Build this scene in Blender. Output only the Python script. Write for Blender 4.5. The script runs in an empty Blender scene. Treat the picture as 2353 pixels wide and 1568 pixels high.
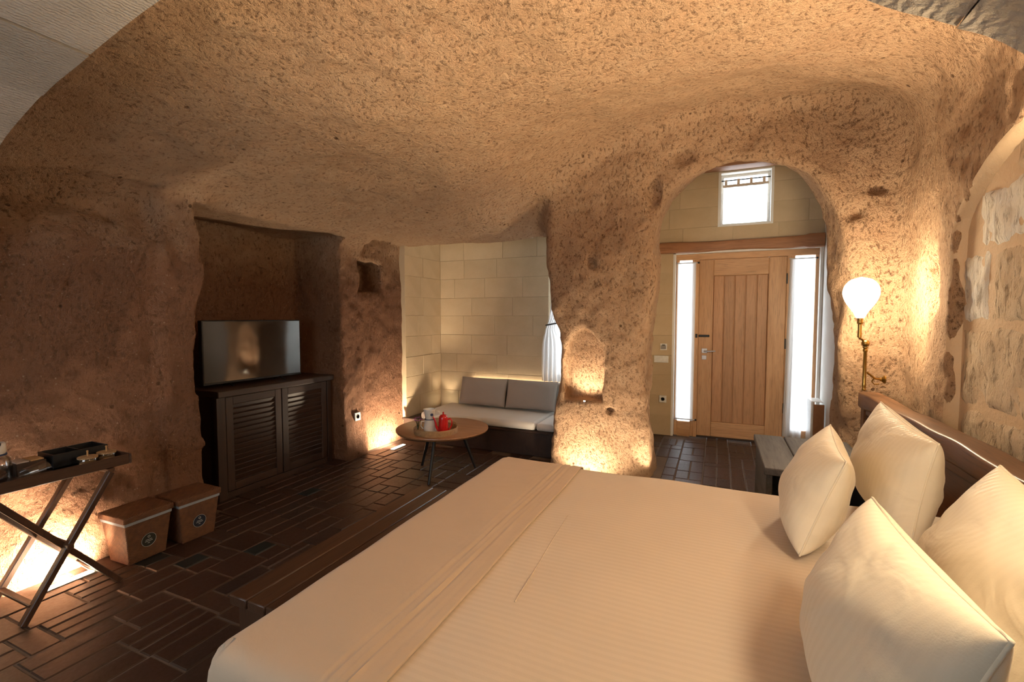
import bpy, bmesh, math, random
import numpy as np
from mathutils import Vector, Matrix, Euler

random.seed(7)
S = bpy.context.scene
C = S.collection

# ------------------------------------------------------------------ camera
YAW, PITCH, FPX, CAMZ = 23.7, 3.0, 1077.0, 1.40
cd = bpy.data.cameras.new('camera')
cam = bpy.data.objects.new('camera', cd); C.objects.link(cam)
cd.sensor_width = 36.0
cd.lens = FPX / 2353.0 * 36.0
cd.clip_start = 0.02
cam.location = (0, 0, CAMZ)
cam.rotation_euler = Euler((math.radians(90 - PITCH), 0, math.radians(YAW)), 'XYZ')
S.camera = cam

# ------------------------------------------------------------------ world, exposure
W = bpy.data.worlds.new('daylight'); S.world = W
W.use_nodes = True
bg = W.node_tree.nodes['Background']
bg.inputs[0].default_value = (0.84, 0.93, 1.0, 1)
bg.inputs[1].default_value = 5.0
S.view_settings.view_transform = 'Standard'
S.view_settings.look = 'None'
S.view_settings.gamma = 1.0
S.view_settings.use_curve_mapping = False
S.view_settings.exposure = 0.85
S.cycles.use_light_tree = False
S.cycles.max_bounces = 5
S.cycles.diffuse_bounces = 3
S.cycles.glossy_bounces = 2
S.cycles.transparent_max_bounces = 6
S.cycles.sample_clamp_indirect = 6.0

LAMP_GLOW = 84.0
UPLIGHT_W = 60.0
ADDED_WASH_W = 340.0  # power of the added, unseen spotlight that brightens the ceiling
WARM = (1.0, 0.66, 0.34)
WARM2 = (1.0, 0.80, 0.56)

R90 = math.pi / 2

# ------------------------------------------------------------------ materials
def new_mat(name):
    m = bpy.data.materials.new(name); m.use_nodes = True
    nt = m.node_tree
    return m, nt, nt.nodes['Principled BSDF']

def N(nt, typ, **kw):
    n = nt.nodes.new(typ)
    for k, v in kw.items():
        if k == 'inp':
            for a, b in v.items(): n.inputs[a].default_value = b
        else: setattr(n, k, v)
    return n

def coords(nt, scale=(1, 1, 1), kind='Object'):
    tc = N(nt, 'ShaderNodeTexCoord')
    mp = N(nt, 'ShaderNodeMapping'); mp.inputs['Scale'].default_value = scale
    nt.links.new(tc.outputs[kind], mp.inputs[0])
    return mp.outputs[0]

def noise(nt, vec, scale, detail=4, rough=0.55, dist=0.0):
    n = N(nt, 'ShaderNodeTexNoise', inp={'Scale': scale, 'Detail': detail, 'Roughness': rough, 'Distortion': dist})
    nt.links.new(vec, n.inputs['Vector'])
    return n.outputs['Fac']

def ramp(nt, fac, stops):
    r = N(nt, 'ShaderNodeValToRGB')
    el = r.color_ramp.elements
    while len(el) < len(stops): el.new(0.5)
    for e, (p, c) in zip(el, stops):
        e.position = p
        e.color = (c[0], c[1], c[2], 1) if hasattr(c, '__len__') else (c, c, c, 1)
    nt.links.new(fac, r.inputs[0])
    return r.outputs[0]

def mixc(nt, fac, a, b, mode='MIX'):
    n = N(nt, 'ShaderNodeMix', data_type='RGBA', blend_type=mode)
    for sock, v in ((0, fac), (6, a), (7, b)):
        if isinstance(v, bpy.types.NodeSocket): nt.links.new(v, n.inputs[sock])
        elif sock == 0: n.inputs[0].default_value = v
        else: n.inputs[sock].default_value = (v[0], v[1], v[2], 1)
    return n.outputs[2]

def mathn(nt, op, a, b=0.0):
    n = N(nt, 'ShaderNodeMath', operation=op)
    for i, v in ((0, a), (1, b)):
        if isinstance(v, bpy.types.NodeSocket): nt.links.new(v, n.inputs[i])
        else: n.inputs[i].default_value = v
    return n.outputs[0]

def bump(nt, height, dist, strength=1.0, prev=None):
    b = N(nt, 'ShaderNodeBump'); b.inputs['Distance'].default_value = dist
    b.inputs['Strength'].default_value = strength
    nt.links.new(height, b.inputs['Height'])
    if prev is not None: nt.links.new(prev, b.inputs['Normal'])
    return b.outputs[0]

def rock_mat(name, c1, c2, c3, chisel=(1, 1, 0.35), depth=0.012, grain=38, dark=None):
    m, nt, p = new_mat(name)
    v = coords(nt); vc = coords(nt, chisel)
    big = noise(nt, v, 1.3, 1)
    mid = noise(nt, v, 10, 2)
    col = mixc(nt, ramp(nt, big, [(0.3, 0.0), (0.7, 1.0)]), c1, c2)
    col = mixc(nt, ramp(nt, mid, [(0.42, 0.0), (0.75, 0.5)]), col, c3)
    if dark is not None:          # darker, redder rock colour low on the left side of the cave
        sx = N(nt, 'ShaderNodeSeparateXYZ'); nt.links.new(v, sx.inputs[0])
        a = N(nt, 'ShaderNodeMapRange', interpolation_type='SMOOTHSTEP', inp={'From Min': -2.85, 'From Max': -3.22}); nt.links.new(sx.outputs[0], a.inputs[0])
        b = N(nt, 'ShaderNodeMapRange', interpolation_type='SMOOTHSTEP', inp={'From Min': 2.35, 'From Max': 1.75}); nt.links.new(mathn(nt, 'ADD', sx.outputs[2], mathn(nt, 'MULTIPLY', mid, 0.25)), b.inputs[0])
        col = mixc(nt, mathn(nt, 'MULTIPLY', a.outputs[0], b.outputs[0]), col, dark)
    vo = N(nt, 'ShaderNodeTexVoronoi', inp={'Scale': 24.0}); nt.links.new(v, vo.inputs['Vector'])
    col = mixc(nt, ramp(nt, vo.outputs['Distance'], [(0.06, 0.3), (0.14, 0.0)]), col, (0.70, 0.54, 0.40))
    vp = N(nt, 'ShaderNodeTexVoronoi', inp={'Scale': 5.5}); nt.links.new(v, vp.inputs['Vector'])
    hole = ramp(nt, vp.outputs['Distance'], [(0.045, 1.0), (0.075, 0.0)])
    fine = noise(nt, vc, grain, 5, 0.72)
    col = mixc(nt, ramp(nt, fine, [(0.34, 0.7), (0.46, 0.0)]), col, (c1[0] * 0.45, c1[1] * 0.38, c1[2] * 0.33))  # shade of pits and holes put into the colour, besides the tuff's own flecks
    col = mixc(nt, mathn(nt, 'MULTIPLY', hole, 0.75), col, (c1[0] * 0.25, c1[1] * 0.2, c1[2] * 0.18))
    nt.links.new(col, p.inputs['Base Color'])
    p.inputs['Roughness'].default_value = 0.95
    p.inputs['Specular IOR Level'].default_value = 0.15
    hgt = ramp(nt, fine, [(0.25, 0.0), (0.45, 0.62), (0.80, 1.0)])
    hh = mathn(nt, 'ADD', mathn(nt, 'MULTIPLY', mid, 0.7), mathn(nt, 'SUBTRACT', hgt, mathn(nt, 'MULTIPLY', hole, 0.4)))
    nt.links.new(bump(nt, hh, depth, 1.0), p.inputs['Normal'])
    return m

def stone_mat(name, c1, c2, pits=0.5, depth=0.003, var=0.25, scale=1.0):
    m, nt, p = new_mat(name)
    v = coords(nt)
    oi = N(nt, 'ShaderNodeObjectInfo')
    n1 = noise(nt, v, 4 * scale, 5); n2 = noise(nt, v, 45 * scale, 5, 0.65)
    col = mixc(nt, ramp(nt, n1, [(0.3, 0.0), (0.7, 1.0)]), c1, c2)
    hv = N(nt, 'ShaderNodeHueSaturation')
    nt.links.new(col, hv.inputs['Color'])
    nt.links.new(mathn(nt, 'ADD', mathn(nt, 'MULTIPLY', oi.outputs['Random'], var), 1 - var / 2), hv.inputs['Value'])
    pit = ramp(nt, n2, [(0.26, pits), (0.36, 0.0)])
    col = mixc(nt, pit, hv.outputs[0], (c1[0] * .4, c1[1] * .36, c1[2] * .3))
    nt.links.new(col, p.inputs['Base Color'])
    p.inputs['Roughness'].default_value = 0.9
    p.inputs['Specular IOR Level'].default_value = 0.2
    nt.links.new(bump(nt, n2, depth, 0.8), p.inputs['Normal'])
    return m

def wood_mat(name, c1, c2, axis=1, rough=0.45, depth=0.0015, freq=14.0, var=0.2, stretch=0.07):
    m, nt, p = new_mat(name)
    sc = [1.0, 1.0, 1.0]; sc[axis] = stretch
    v = coords(nt, sc)
    oi = N(nt, 'ShaderNodeObjectInfo')
    va = N(nt, 'ShaderNodeVectorMath', operation='ADD')
    nt.links.new(v, va.inputs[0])
    cb = N(nt, 'ShaderNodeCombineXYZ')
    rr = mathn(nt, 'MULTIPLY', oi.outputs['Random'], 9.0)
    for i in range(3): nt.links.new(rr, cb.inputs[i])
    nt.links.new(cb.outputs[0], va.inputs[1])
    g = noise(nt, va.outputs[0], freq, 6, 0.6, 1.2)
    f = noise(nt, va.outputs[0], freq * 7, 3, 0.6)
    col = mixc(nt, ramp(nt, g, [(0.32, 0.0), (0.68, 1.0)]), c1, c2)
    col = mixc(nt, ramp(nt, f, [(0.3, 0.5), (0.5, 0.0)]), col, (c1[0] * .5, c1[1] * .5, c1[2] * .5))
    hv = N(nt, 'ShaderNodeHueSaturation'); nt.links.new(col, hv.inputs['Color'])
    nt.links.new(mathn(nt, 'ADD', mathn(nt, 'MULTIPLY', oi.outputs['Random'], var), 1 - var / 2), hv.inputs['Value'])
    nt.links.new(hv.outputs[0], p.inputs['Base Color'])
    p.inputs['Roughness'].default_value = rough
    nt.links.new(bump(nt, g, depth, 0.6), p.inputs['Normal'])
    return m

def plain(name, c, rough=0.5, metal=0.0, spec=0.5, **kw):
    m, nt, p = new_mat(name)
    v = coords(nt)
    n = noise(nt, v, 30, 3)
    col = mixc(nt, ramp(nt, n, [(0.3, 0.0), (0.7, 1.0)]), [x * 0.92 for x in c], [min(1, x * 1.06) for x in c])
    nt.links.new(col, p.inputs['Base Color'])
    p.inputs['Roughness'].default_value = rough
    p.inputs['Metallic'].default_value = metal
    p.inputs['Specular IOR Level'].default_value = spec
    for k, vv in kw.items(): p.inputs[k.replace('_', ' ')].default_value = vv
    return m

def fabric_mat(name, c, stripe_axis=None, stripe_w=0.022, weave=900, amt=0.06, bumpd=0.0006, crumple=0.006):
    m, nt, p = new_mat(name)
    tc = N(nt, 'ShaderNodeTexCoord')
    v = tc.outputs['Object']
    n = noise(nt, v, 3, 3); w = noise(nt, v, weave * 0.3, 2)
    col = mixc(nt, ramp(nt, n, [(0.3, 0.0), (0.7, 1.0)]), c, [x * 0.95 for x in c])
    h = w
    rough = 0.85
    if stripe_axis is not None:
        sx = N(nt, 'ShaderNodeSeparateXYZ'); nt.links.new(v, sx.inputs[0])
        s = mathn(nt, 'SINE', mathn(nt, 'MULTIPLY', sx.outputs[stripe_axis], 2 * math.pi / stripe_w))
        st = ramp(nt, mathn(nt, 'ADD', mathn(nt, 'MULTIPLY', s, 0.5), 0.5), [(0.38, 0.0), (0.62, 1.0)])
        col = mixc(nt, mathn(nt, 'MULTIPLY', st, amt * 2.2), col, [x * 0.72 for x in c])
        rr = N(nt, 'ShaderNodeMapRange', inp={'To Min': 0.55, 'To Max': 0.9}); nt.links.new(st, rr.inputs[0])
        nt.links.new(rr.outputs[0], p.inputs['Roughness'])
    else:
        p.inputs['Roughness'].default_value = rough
    nt.links.new(col, p.inputs['Base Color'])
    p.inputs['Sheen Weight'].default_value = 0.15
    p.inputs['Specular IOR Level'].default_value = 0.25
    wr = noise(nt, v, 7.0, 3, 0.5, 0.8)
    nt.links.new(bump(nt, wr, crumple, 0.8, bump(nt, h, bumpd, 0.6)), p.inputs['Normal'])
    return m

def emit_mat(name, c, s):
    m = bpy.data.materials.new(name); m.use_nodes = True
    nt = m.node_tree; nt.nodes.clear()
    e = N(nt, 'ShaderNodeEmission', inp={'Color': (*c, 1), 'Strength': s})
    o = N(nt, 'ShaderNodeOutputMaterial'); nt.links.new(e.outputs[0], o.inputs[0])
    return m

def sheer_mat(name, c, clear=0.3, weave=True):
    m = bpy.data.materials.new(name); m.use_nodes = True
    nt = m.node_tree; nt.nodes.clear()
    v = coords(nt, (1, 1, 0.03))
    f = noise(nt, v, 60, 3)
    col = mixc(nt, f, [x * 0.9 for x in c], c)
    d = N(nt, 'ShaderNodeBsdfDiffuse'); t = N(nt, 'ShaderNodeBsdfTranslucent'); tr = N(nt, 'ShaderNodeBsdfTransparent')
    nt.links.new(col, d.inputs[0]); nt.links.new(col, t.inputs[0])
    m1 = N(nt, 'ShaderNodeMixShader', inp={0: 0.6}); m2 = N(nt, 'ShaderNodeMixShader', inp={0: clear})
    nt.links.new(d.outputs[0], m1.inputs[1]); nt.links.new(t.outputs[0], m1.inputs[2])
    nt.links.new(m1.outputs[0], m2.inputs[1]); nt.links.new(tr.outputs[0], m2.inputs[2])
    o = N(nt, 'ShaderNodeOutputMaterial'); nt.links.new(m2.outputs[0], o.inputs[0])
    return m

def glass_mat(name, c=(1, 1, 1), rough=0.02):
    m = bpy.data.materials.new(name); m.use_nodes = True
    nt = m.node_tree; nt.nodes.clear()
    g = N(nt, 'ShaderNodeBsdfGlossy', inp={'Roughness': rough}); t = N(nt, 'ShaderNodeBsdfTransparent', inp={'Color': (*c, 1)})
    lw = N(nt, 'ShaderNodeLayerWeight', inp={'Blend': 0.25})
    mx = N(nt, 'ShaderNodeMixShader'); o = N(nt, 'ShaderNodeOutputMaterial')
    nt.links.new(mathn(nt, 'ADD', mathn(nt, 'MULTIPLY', lw.outputs['Facing'], 0.7), 0.05), mx.inputs[0])
    nt.links.new(t.outputs[0], mx.inputs[1]); nt.links.new(g.outputs[0], mx.inputs[2])
    nt.links.new(mx.outputs[0], o.inputs[0])
    return m

M = {}
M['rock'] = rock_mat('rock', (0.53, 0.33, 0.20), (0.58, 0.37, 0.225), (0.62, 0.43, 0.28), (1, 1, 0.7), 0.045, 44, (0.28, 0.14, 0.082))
M['ashlar'] = stone_mat('ashlar', (0.50, 0.38, 0.24), (0.58, 0.45, 0.295), 0.5, 0.002, 0.09)
M['mortar'] = stone_mat('mortar', (0.50, 0.39, 0.255), (0.56, 0.44, 0.295), 0.2, 0.002, 0.0)
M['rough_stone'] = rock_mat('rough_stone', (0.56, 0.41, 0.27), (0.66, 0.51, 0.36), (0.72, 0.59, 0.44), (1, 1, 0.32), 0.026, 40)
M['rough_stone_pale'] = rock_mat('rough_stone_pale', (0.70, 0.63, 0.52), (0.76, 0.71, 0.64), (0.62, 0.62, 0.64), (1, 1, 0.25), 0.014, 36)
M['render'] = stone_mat('render', (0.58, 0.42, 0.27), (0.64, 0.48, 0.32), 0.25, 0.006, 0.0)
M['vault'] = stone_mat('vault', (0.40, 0.345, 0.28), (0.48, 0.41, 0.335), 0.5, 0.008, 0.14, 1.3)
def tool_ridges(m, dist):
    nt = m.node_tree; p = nt.nodes['Principled BSDF']
    wv = N(nt, 'ShaderNodeTexWave', inp={'Scale': 22.0, 'Distortion': 5.0, 'Detail': 2.0, 'Detail Scale': 2.0}); nt.links.new(coords(nt), wv.inputs['Vector'])
    old = p.inputs['Normal'].links[0].from_socket
    nt.links.new(bump(nt, wv.outputs['Fac'], dist, 0.7, old), p.inputs['Normal'])
tool_ridges(M['vault'], 0.0022)
M['plaster'] = stone_mat('plaster', (0.74, 0.72, 0.67), (0.80, 0.78, 0.74), 0.2, 0.001, 0.0)
M['grout'] = stone_mat('grout', (0.12, 0.088, 0.068), (0.16, 0.125, 0.10), 0.2, 0.002, 0.0)

def tile_mat():
    m, nt, p = new_mat('terracotta')
    oi = N(nt, 'ShaderNodeObjectInfo'); v = coords(nt)
    va = N(nt, 'ShaderNodeVectorMath', operation='ADD'); nt.links.new(v, va.inputs[0]); nt.links.new(oi.outputs['Location'], va.inputs[1])
    n = noise(nt, va.outputs[0], 12, 5); f = noise(nt, va.outputs[0], 55, 4)
    base = ramp(nt, oi.outputs['Random'], [(0.0, (0.038, 0.016, 0.009)), (0.45, (0.050, 0.022, 0.013)), (0.8, (0.032, 0.018, 0.014)), (1.0, (0.068, 0.034, 0.020))])
    col = mixc(nt, ramp(nt, n, [(0.3, 0.0), (0.75, 0.6)]), base, (0.032, 0.019, 0.014))
    nt.links.new(col, p.inputs['Base Color'])
    rr = N(nt, 'ShaderNodeMapRange', inp={'To Min': 0.30, 'To Max': 0.6}); nt.links.new(f, rr.inputs[0])
    nt.links.new(rr.outputs[0], p.inputs['Roughness'])
    nt.links.new(bump(nt, n, 0.004, 0.6, bump(nt, f, 0.0012, 0.5)), p.inputs['Normal'])
    return m
M['tile'] = tile_mat()
M['tile_dark'] = plain('slate_inset', (0.012, 0.016, 0.016), 0.4)
M['dark_wood'] = wood_mat('dark_wood', (0.026, 0.013, 0.008), (0.044, 0.022, 0.013), 1, 0.45)
M['dark_wood_z'] = wood_mat('dark_wood_upright', (0.026, 0.013, 0.008), (0.044, 0.022, 0.013), 2, 0.45)
M['walnut'] = wood_mat('walnut', (0.042, 0.018, 0.009), (0.075, 0.034, 0.017), 1, 0.4)
M['walnut_z'] = wood_mat('walnut_upright', (0.042, 0.018, 0.009), (0.075, 0.034, 0.017), 2, 0.4)
M['table_wood'] = wood_mat('table_wood', (0.26, 0.115, 0.05), (0.36, 0.175, 0.08), 0, 0.38)
M['head_wood'] = wood_mat('head_wood', (0.10, 0.044, 0.020), (0.21, 0.10, 0.046), 1, 0.38, 0.006, 10)
M['head_panel'] = wood_mat('head_panel', (0.10, 0.042, 0.02), (0.16, 0.07, 0.033), 1, 0.3)
M['pine'] = wood_mat('pine', (0.50, 0.27, 0.125), (0.60, 0.35, 0.18), 2, 0.5)
M['pine_x'] = wood_mat('pine_rail', (0.50, 0.27, 0.125), (0.60, 0.35, 0.18), 0, 0.5)
M['pine_plank'] = wood_mat('pine_plank', (0.42, 0.215, 0.10), (0.50, 0.27, 0.135), 2, 0.5)
M['beam'] = wood_mat('beam', (0.28, 0.12, 0.05), (0.38, 0.175, 0.08), 0, 0.55)
M['grey_wood'] = wood_mat('grey_wood', (0.055, 0.052, 0.050), (0.12, 0.112, 0.105), 1, 0.7, 0.004, 9)
M['black_metal'] = plain('black_metal', (0.012, 0.012, 0.013), 0.4, 0.3)
M['steel'] = plain('steel', (0.55, 0.55, 0.55), 0.3, 1.0)
M['brass'] = plain('brass', (0.42, 0.27, 0.08), 0.28, 1.0)
M['tv_frame'] = plain('tv_frame', (0.008, 0.008, 0.009), 0.35)
M['tv_screen'] = plain('tv_screen', (0.004, 0.004, 0.005), 0.07, 0.0, 0.5, IOR=2.4)
M['linen'] = fabric_mat('linen', (0.58, 0.44, 0.31))
M['linen_stripe'] = fabric_mat('linen_stripe', (0.68, 0.56, 0.43), 1, 0.024, amt=.05)
M['pillow'] = fabric_mat('pillow_cotton', (0.80, 0.71, 0.55), 0, 0.022, amt=0.03, crumple=0.016)
M['sofa_pad'] = fabric_mat('sofa_pad', (0.72, 0.68, 0.62))
M['taupe'] = fabric_mat('taupe', (0.36, 0.31, 0.27))
M['taupe_back'] = fabric_mat('taupe_back', (0.33, 0.30, 0.27))
M['drape'] = sheer_mat('drape', (0.72, 0.70, 0.69), 0.05)
M['sheer'] = sheer_mat('sheer', (0.80, 0.83, 0.85), 0.08)
M['tab_cloth'] = plain('tab_cloth', (0.55, 0.44, 0.34), 0.9)
M['glass'] = glass_mat('glass')
M['white_plastic'] = plain('white_plastic', (0.78, 0.76, 0.72), 0.35)
M['enamel'] = plain('enamel', (0.74, 0.70, 0.63), 0.2)
M['red_enamel'] = plain('red_enamel', (0.55, 0.012, 0.012), 0.15, 0.0, 0.6)
M['blue_paint'] = plain('blue_paint', (0.03, 0.05, 0.12), 0.4)
M['flower'] = plain('flower', (0.30, 0.09, 0.30), 0.7)
M['leaf'] = plain('leaf', (0.03, 0.07, 0.02), 0.7)
M['label_dark'] = plain('label_dark', (0.02, 0.022, 0.016), 0.5)
M['label_blue'] = plain('label_blue', (0.012, 0.018, 0.034), 0.5)
M['label_ink'] = plain('label_ink', (0.62, 0.62, 0.58), 0.5)
M['ribbon'] = plain('ribbon', (0.30, 0.33, 0.36), 0.6)
M['card'] = plain('card', (0.42, 0.24, 0.10), 0.6)
M['card_pale'] = plain('card_pale', (0.45, 0.36, 0.30), 0.6)
M['brown_paper'] = plain('brown_board', (0.30, 0.13, 0.05), 0.6)
M['globe'] = emit_mat('lit_globe', (1.0, 0.80, 0.53), LAMP_GLOW * .85)
M['globe_near'] = emit_mat('lit_globe_near', (1.0, 0.80, 0.53), LAMP_GLOW * .55)
M['lens'] = emit_mat('lit_lens', (1.0, 0.82, 0.55), 30.0)

def wicker_mat(name='wicker', c1=(0.19, 0.075, 0.028), c2=(0.075, 0.028, 0.012), sc=170.0):
    m, nt, p = new_mat(name)
    tc = N(nt, 'ShaderNodeTexCoord')
    sx = N(nt, 'ShaderNodeSeparateXYZ'); nt.links.new(tc.outputs['Object'], sx.inputs[0])
    u = mathn(nt, 'ADD', sx.outputs[0], sx.outputs[1])
    a = mathn(nt, 'SINE', mathn(nt, 'MULTIPLY', mathn(nt, 'ADD', u, mathn(nt, 'MULTIPLY', sx.outputs[2], 0.6)), sc * 3.2))
    b = mathn(nt, 'SINE', mathn(nt, 'MULTIPLY', sx.outputs[2], sc * 5.0))
    h = mathn(nt, 'MULTIPLY', a, b)
    n = noise(nt, tc.outputs['Object'], 40, 3)
    f = mathn(nt, 'ADD', mathn(nt, 'MULTIPLY', h, 0.35), n)
    col = ramp(nt, f, [(0.2, c2), (0.7, c1)])
    nt.links.new(col, p.inputs['Base Color'])
    p.inputs['Roughness'].default_value = 0.6
    nt.links.new(bump(nt, h, 0.002, 0.7), p.inputs['Normal'])
    return m
M['wicker'] = wicker_mat()
M['rattan'] = wicker_mat('rattan', (0.52, 0.33, 0.16), (0.26, 0.14, 0.06), 230.0)

# ------------------------------------------------------------------ helpers
class MB:
    """collects verts / faces of ONE part"""
    def __init__(s): s.v, s.f = [], []
    def add(s, vs, fs, mat=None):
        o = len(s.v)
        s.v += [tuple(mat @ Vector(v)) if mat is not None else tuple(v) for v in vs]
        s.f += [tuple(i + o for i in f) for f in fs]
        return s
    def box(s, lo, hi, mat=None, bev=0.0):
        bm = bmesh.new(); bmesh.ops.create_cube(bm, size=1)
        for v in bm.verts: v.co = [lo[i] + (v.co[i] + .5) * (hi[i] - lo[i]) for i in range(3)]
        if bev: bmesh.ops.bevel(bm, geom=bm.edges[:], offset=bev, segments=2 if bev > 0.008 else 1, profile=0.6, affect='EDGES')
        bm.verts.index_update()
        s.add([v.co[:] for v in bm.verts], [[v.index for v in f.verts] for f in bm.faces], mat); bm.free()
        return s
    def bar(s, a, b, wid, thk, up=(0, 0, 1), bev=0.003):
        a, b = Vector(a), Vector(b); d = b - a; L = d.length; d.normalize()
        x = d.cross(Vector(up)).normalized(); y = x.cross(d)
        m = Matrix(((x[0], y[0], d[0], a[0]), (x[1], y[1], d[1], a[1]), (x[2], y[2], d[2], a[2]), (0, 0, 0, 1)))
        return s.box((-wid / 2, -thk / 2, 0), (wid / 2, thk / 2, L), m, bev)
    def lathe(s, prof, n=32, mat=None, cap=True):
        vs, fs = [], []
        for r, z in prof:
            for i in range(n):
                a = 2 * math.pi * i / n; vs.append((r * math.cos(a), r * math.sin(a), z))
        for j in range(len(prof) - 1):
            for i in range(n):
                k = (i + 1) % n
                fs.append((j * n + i, j * n + k, (j + 1) * n + k, (j + 1) * n + i))
        if cap:
            fs.append(tuple(range(n - 1, -1, -1))); e = (len(prof) - 1) * n
            fs.append(tuple(range(e, e + n)))
        return s.add(vs, fs, mat)
    def tube(s, pts, r, n=10, cap=True):
        pts = [Vector(p) for p in pts]; vs, fs = [], []
        prev = None
        for i, p in enumerate(pts):
            t = (pts[min(i + 1, len(pts) - 1)] - pts[max(i - 1, 0)]).normalized()
            if prev is None:
                x = t.orthogonal().normalized()
            else:
                x = (prev - t * prev.dot(t)).normalized()
            prev = x; y = t.cross(x)
            rr = r[i] if hasattr(r, '__len__') else r
            for k in range(n):
                a = 2 * math.pi * k / n
                vs.append(tuple(p + x * rr * math.cos(a) + y * rr * math.sin(a)))
        for i in range(len(pts) - 1):
            for k in range(n):
                q = (k + 1) % n
                fs.append((i * n + k, i * n + q, (i + 1) * n + q, (i + 1) * n + k))
        if cap:
            fs.append(tuple(range(n - 1, -1, -1))); e = (len(pts) - 1) * n
            fs.append(tuple(range(e, e + n)))
        return s.add(vs, fs)
    def grid(s, fn, nu, nv, mat=None, closed_u=False):
        vs = [fn(i / (nu if closed_u else nu - 1), j / (nv - 1)) for j in range(nv) for i in range(nu)]
        fs = []
        for j in range(nv - 1):
            for i in range(nu if closed_u else nu - 1):
                k = (i + 1) % nu
                fs.append((j * nu + i, j * nu + k, (j + 1) * nu + k, (j + 1) * nu + i))
        return s.add(vs, fs, mat)
    def prism(s, poly, lo, hi, axis=2, mat=None):
        n = len(poly); vs = []
        for z in (lo, hi):
            for (a, b) in poly:
                p = [0, 0, 0]; p[axis] = z; p[(axis + 1) % 3] = a; p[(axis + 2) % 3] = b
                vs.append(tuple(p))
        fs = [tuple(range(n - 1, -1, -1)), tuple(range(n, 2 * n))]
        fs += [(i, (i + 1) % n, n + (i + 1) % n, n + i) for i in range(n)]
        return s.add(vs, fs, mat)
    def build(s, name, mat, parent=None, smooth=None, origin=None, loc=None, rot=None):
        me = bpy.data.meshes.new(name)
        vs = s.v
        if origin is not None: vs = [(v[0] - origin[0], v[1] - origin[1], v[2] - origin[2]) for v in vs]
        me.from_pydata(vs, [], s.f); me.validate(); me.update()
        bm = bmesh.new(); bm.from_mesh(me); bmesh.ops.recalc_face_normals(bm, faces=bm.faces[:]); bm.to_mesh(me); bm.free()
        if smooth is not None:
            for p in me.polygons: p.use_smooth = True
            me.set_sharp_from_angle(angle=math.radians(smooth))
        me.materials.append(M[mat] if isinstance(mat, str) else mat)
        o = bpy.data.objects.new(name, me); C.objects.link(o)
        if parent is not None: o.parent = parent
        if origin is not None: o.location = origin
        if loc is not None: o.location = loc
        if rot is not None: o.rotation_euler = rot
        return o

def empty(name, loc=(0, 0, 0), rz=0):
    o = bpy.data.objects.new(name, None); C.objects.link(o); o.location = loc; o.rotation_euler = (0, 0, rz)
    o.empty_display_size = 0.1
    return o

def tag(o, label=None, cat=None, group=None, kind=None):
    if label: o['label'] = label
    if cat: o['category'] = cat
    if group: o['group'] = group
    if kind: o['kind'] = kind
    return o

def part_label(o, l): o['label'] = l; return o

# ------------------------------------------------------------------ the cave: signed distance field meshed with surface nets
H = 0.019
GX = np.arange(-4.15, 1.55, H, dtype=np.float32)
GY = np.arange(-1.62, 6.05, H, dtype=np.float32)
GZ = np.arange(-0.15, 3.35, H, dtype=np.float32)

def smin(a, b, k):
    h = np.clip(0.5 + 0.5 * (b - a) / k, 0, 1)
    return b * (1 - h) + a * h - k * h * (1 - h)
def smax(a, b, k): return -smin(-a, -b, k)
def sstep(a, b, x):
    t = np.clip((x - a) / (b - a), 0, 1); return t * t * (3 - 2 * t)

CEIL = [(-3.3, 0.2, 2.10), (-3.3, 1.1, 2.12), (-3.3, 2.2, 2.22), (-3.3, 3.0, 2.18), (-3.3, 3.5, 2.15), (-3.3, 4.4, 2.11),
        (-2.8, 4.45, 2.16), (-2.2, 4.45, 2.19), (-1.8, 4.45, 2.22), (-1.65, 4.0, 2.46), (-1.25, 4.0, 2.70), (-0.7, 4.0, 2.93),
        (-.2, 4.0, 3.03), (0.3, 4.0, 3.04), (0.9, 4.0, 2.92), (0.9, 3.0, 2.74), (0.9, 2.0, 2.72), (0.9, 0.8, 2.7), (0.2, 3.1, 2.80), (0.0, 2.0, 2.76),
        (-0.7, 1.6, 2.72), (-0.8, 2.8, 2.72), (-1.6, 2.0, 2.58), (-1.7, 3.2, 2.50), (-2.4, 1.2, 2.48), (-2.5, 2.4, 2.38),
        (-2.5, 3.4, 2.30), (-1.5, 0.5, 2.65), (0, 0.5, 2.75), (0, -1.3, 2.75), (-2.5, -1.3, 2.5), (-3.3, -1.3, 2.2)]
_c = np.array(CEIL)
def _tps(r2): return np.where(r2 > 1e-9, r2 * np.log(np.maximum(r2, 1e-9)), 0)
_d2 = ((_c[:, None, :2] - _c[None, :, :2]) ** 2).sum(-1)
_n = len(_c); _A = np.zeros((_n + 3, _n + 3)); _A[:_n, :_n] = _tps(_d2) + np.eye(_n) * 0.02
_A[:_n, _n] = 1; _A[:_n, _n + 1:] = _c[:, :2]; _A[_n, :_n] = 1; _A[_n + 1:, :_n] = _c[:, :2].T
_w = np.linalg.solve(_A, np.concatenate([_c[:, 2], [0, 0, 0]]))
def zceil(x, y):
    out = _w[_n] + _w[_n + 1] * x + _w[_n + 2] * y
    for i in range(_n): out = out + _w[i] * _tps((x - _c[i, 0]) ** 2 + (y - _c[i, 1]) ** 2)
    return out

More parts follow.
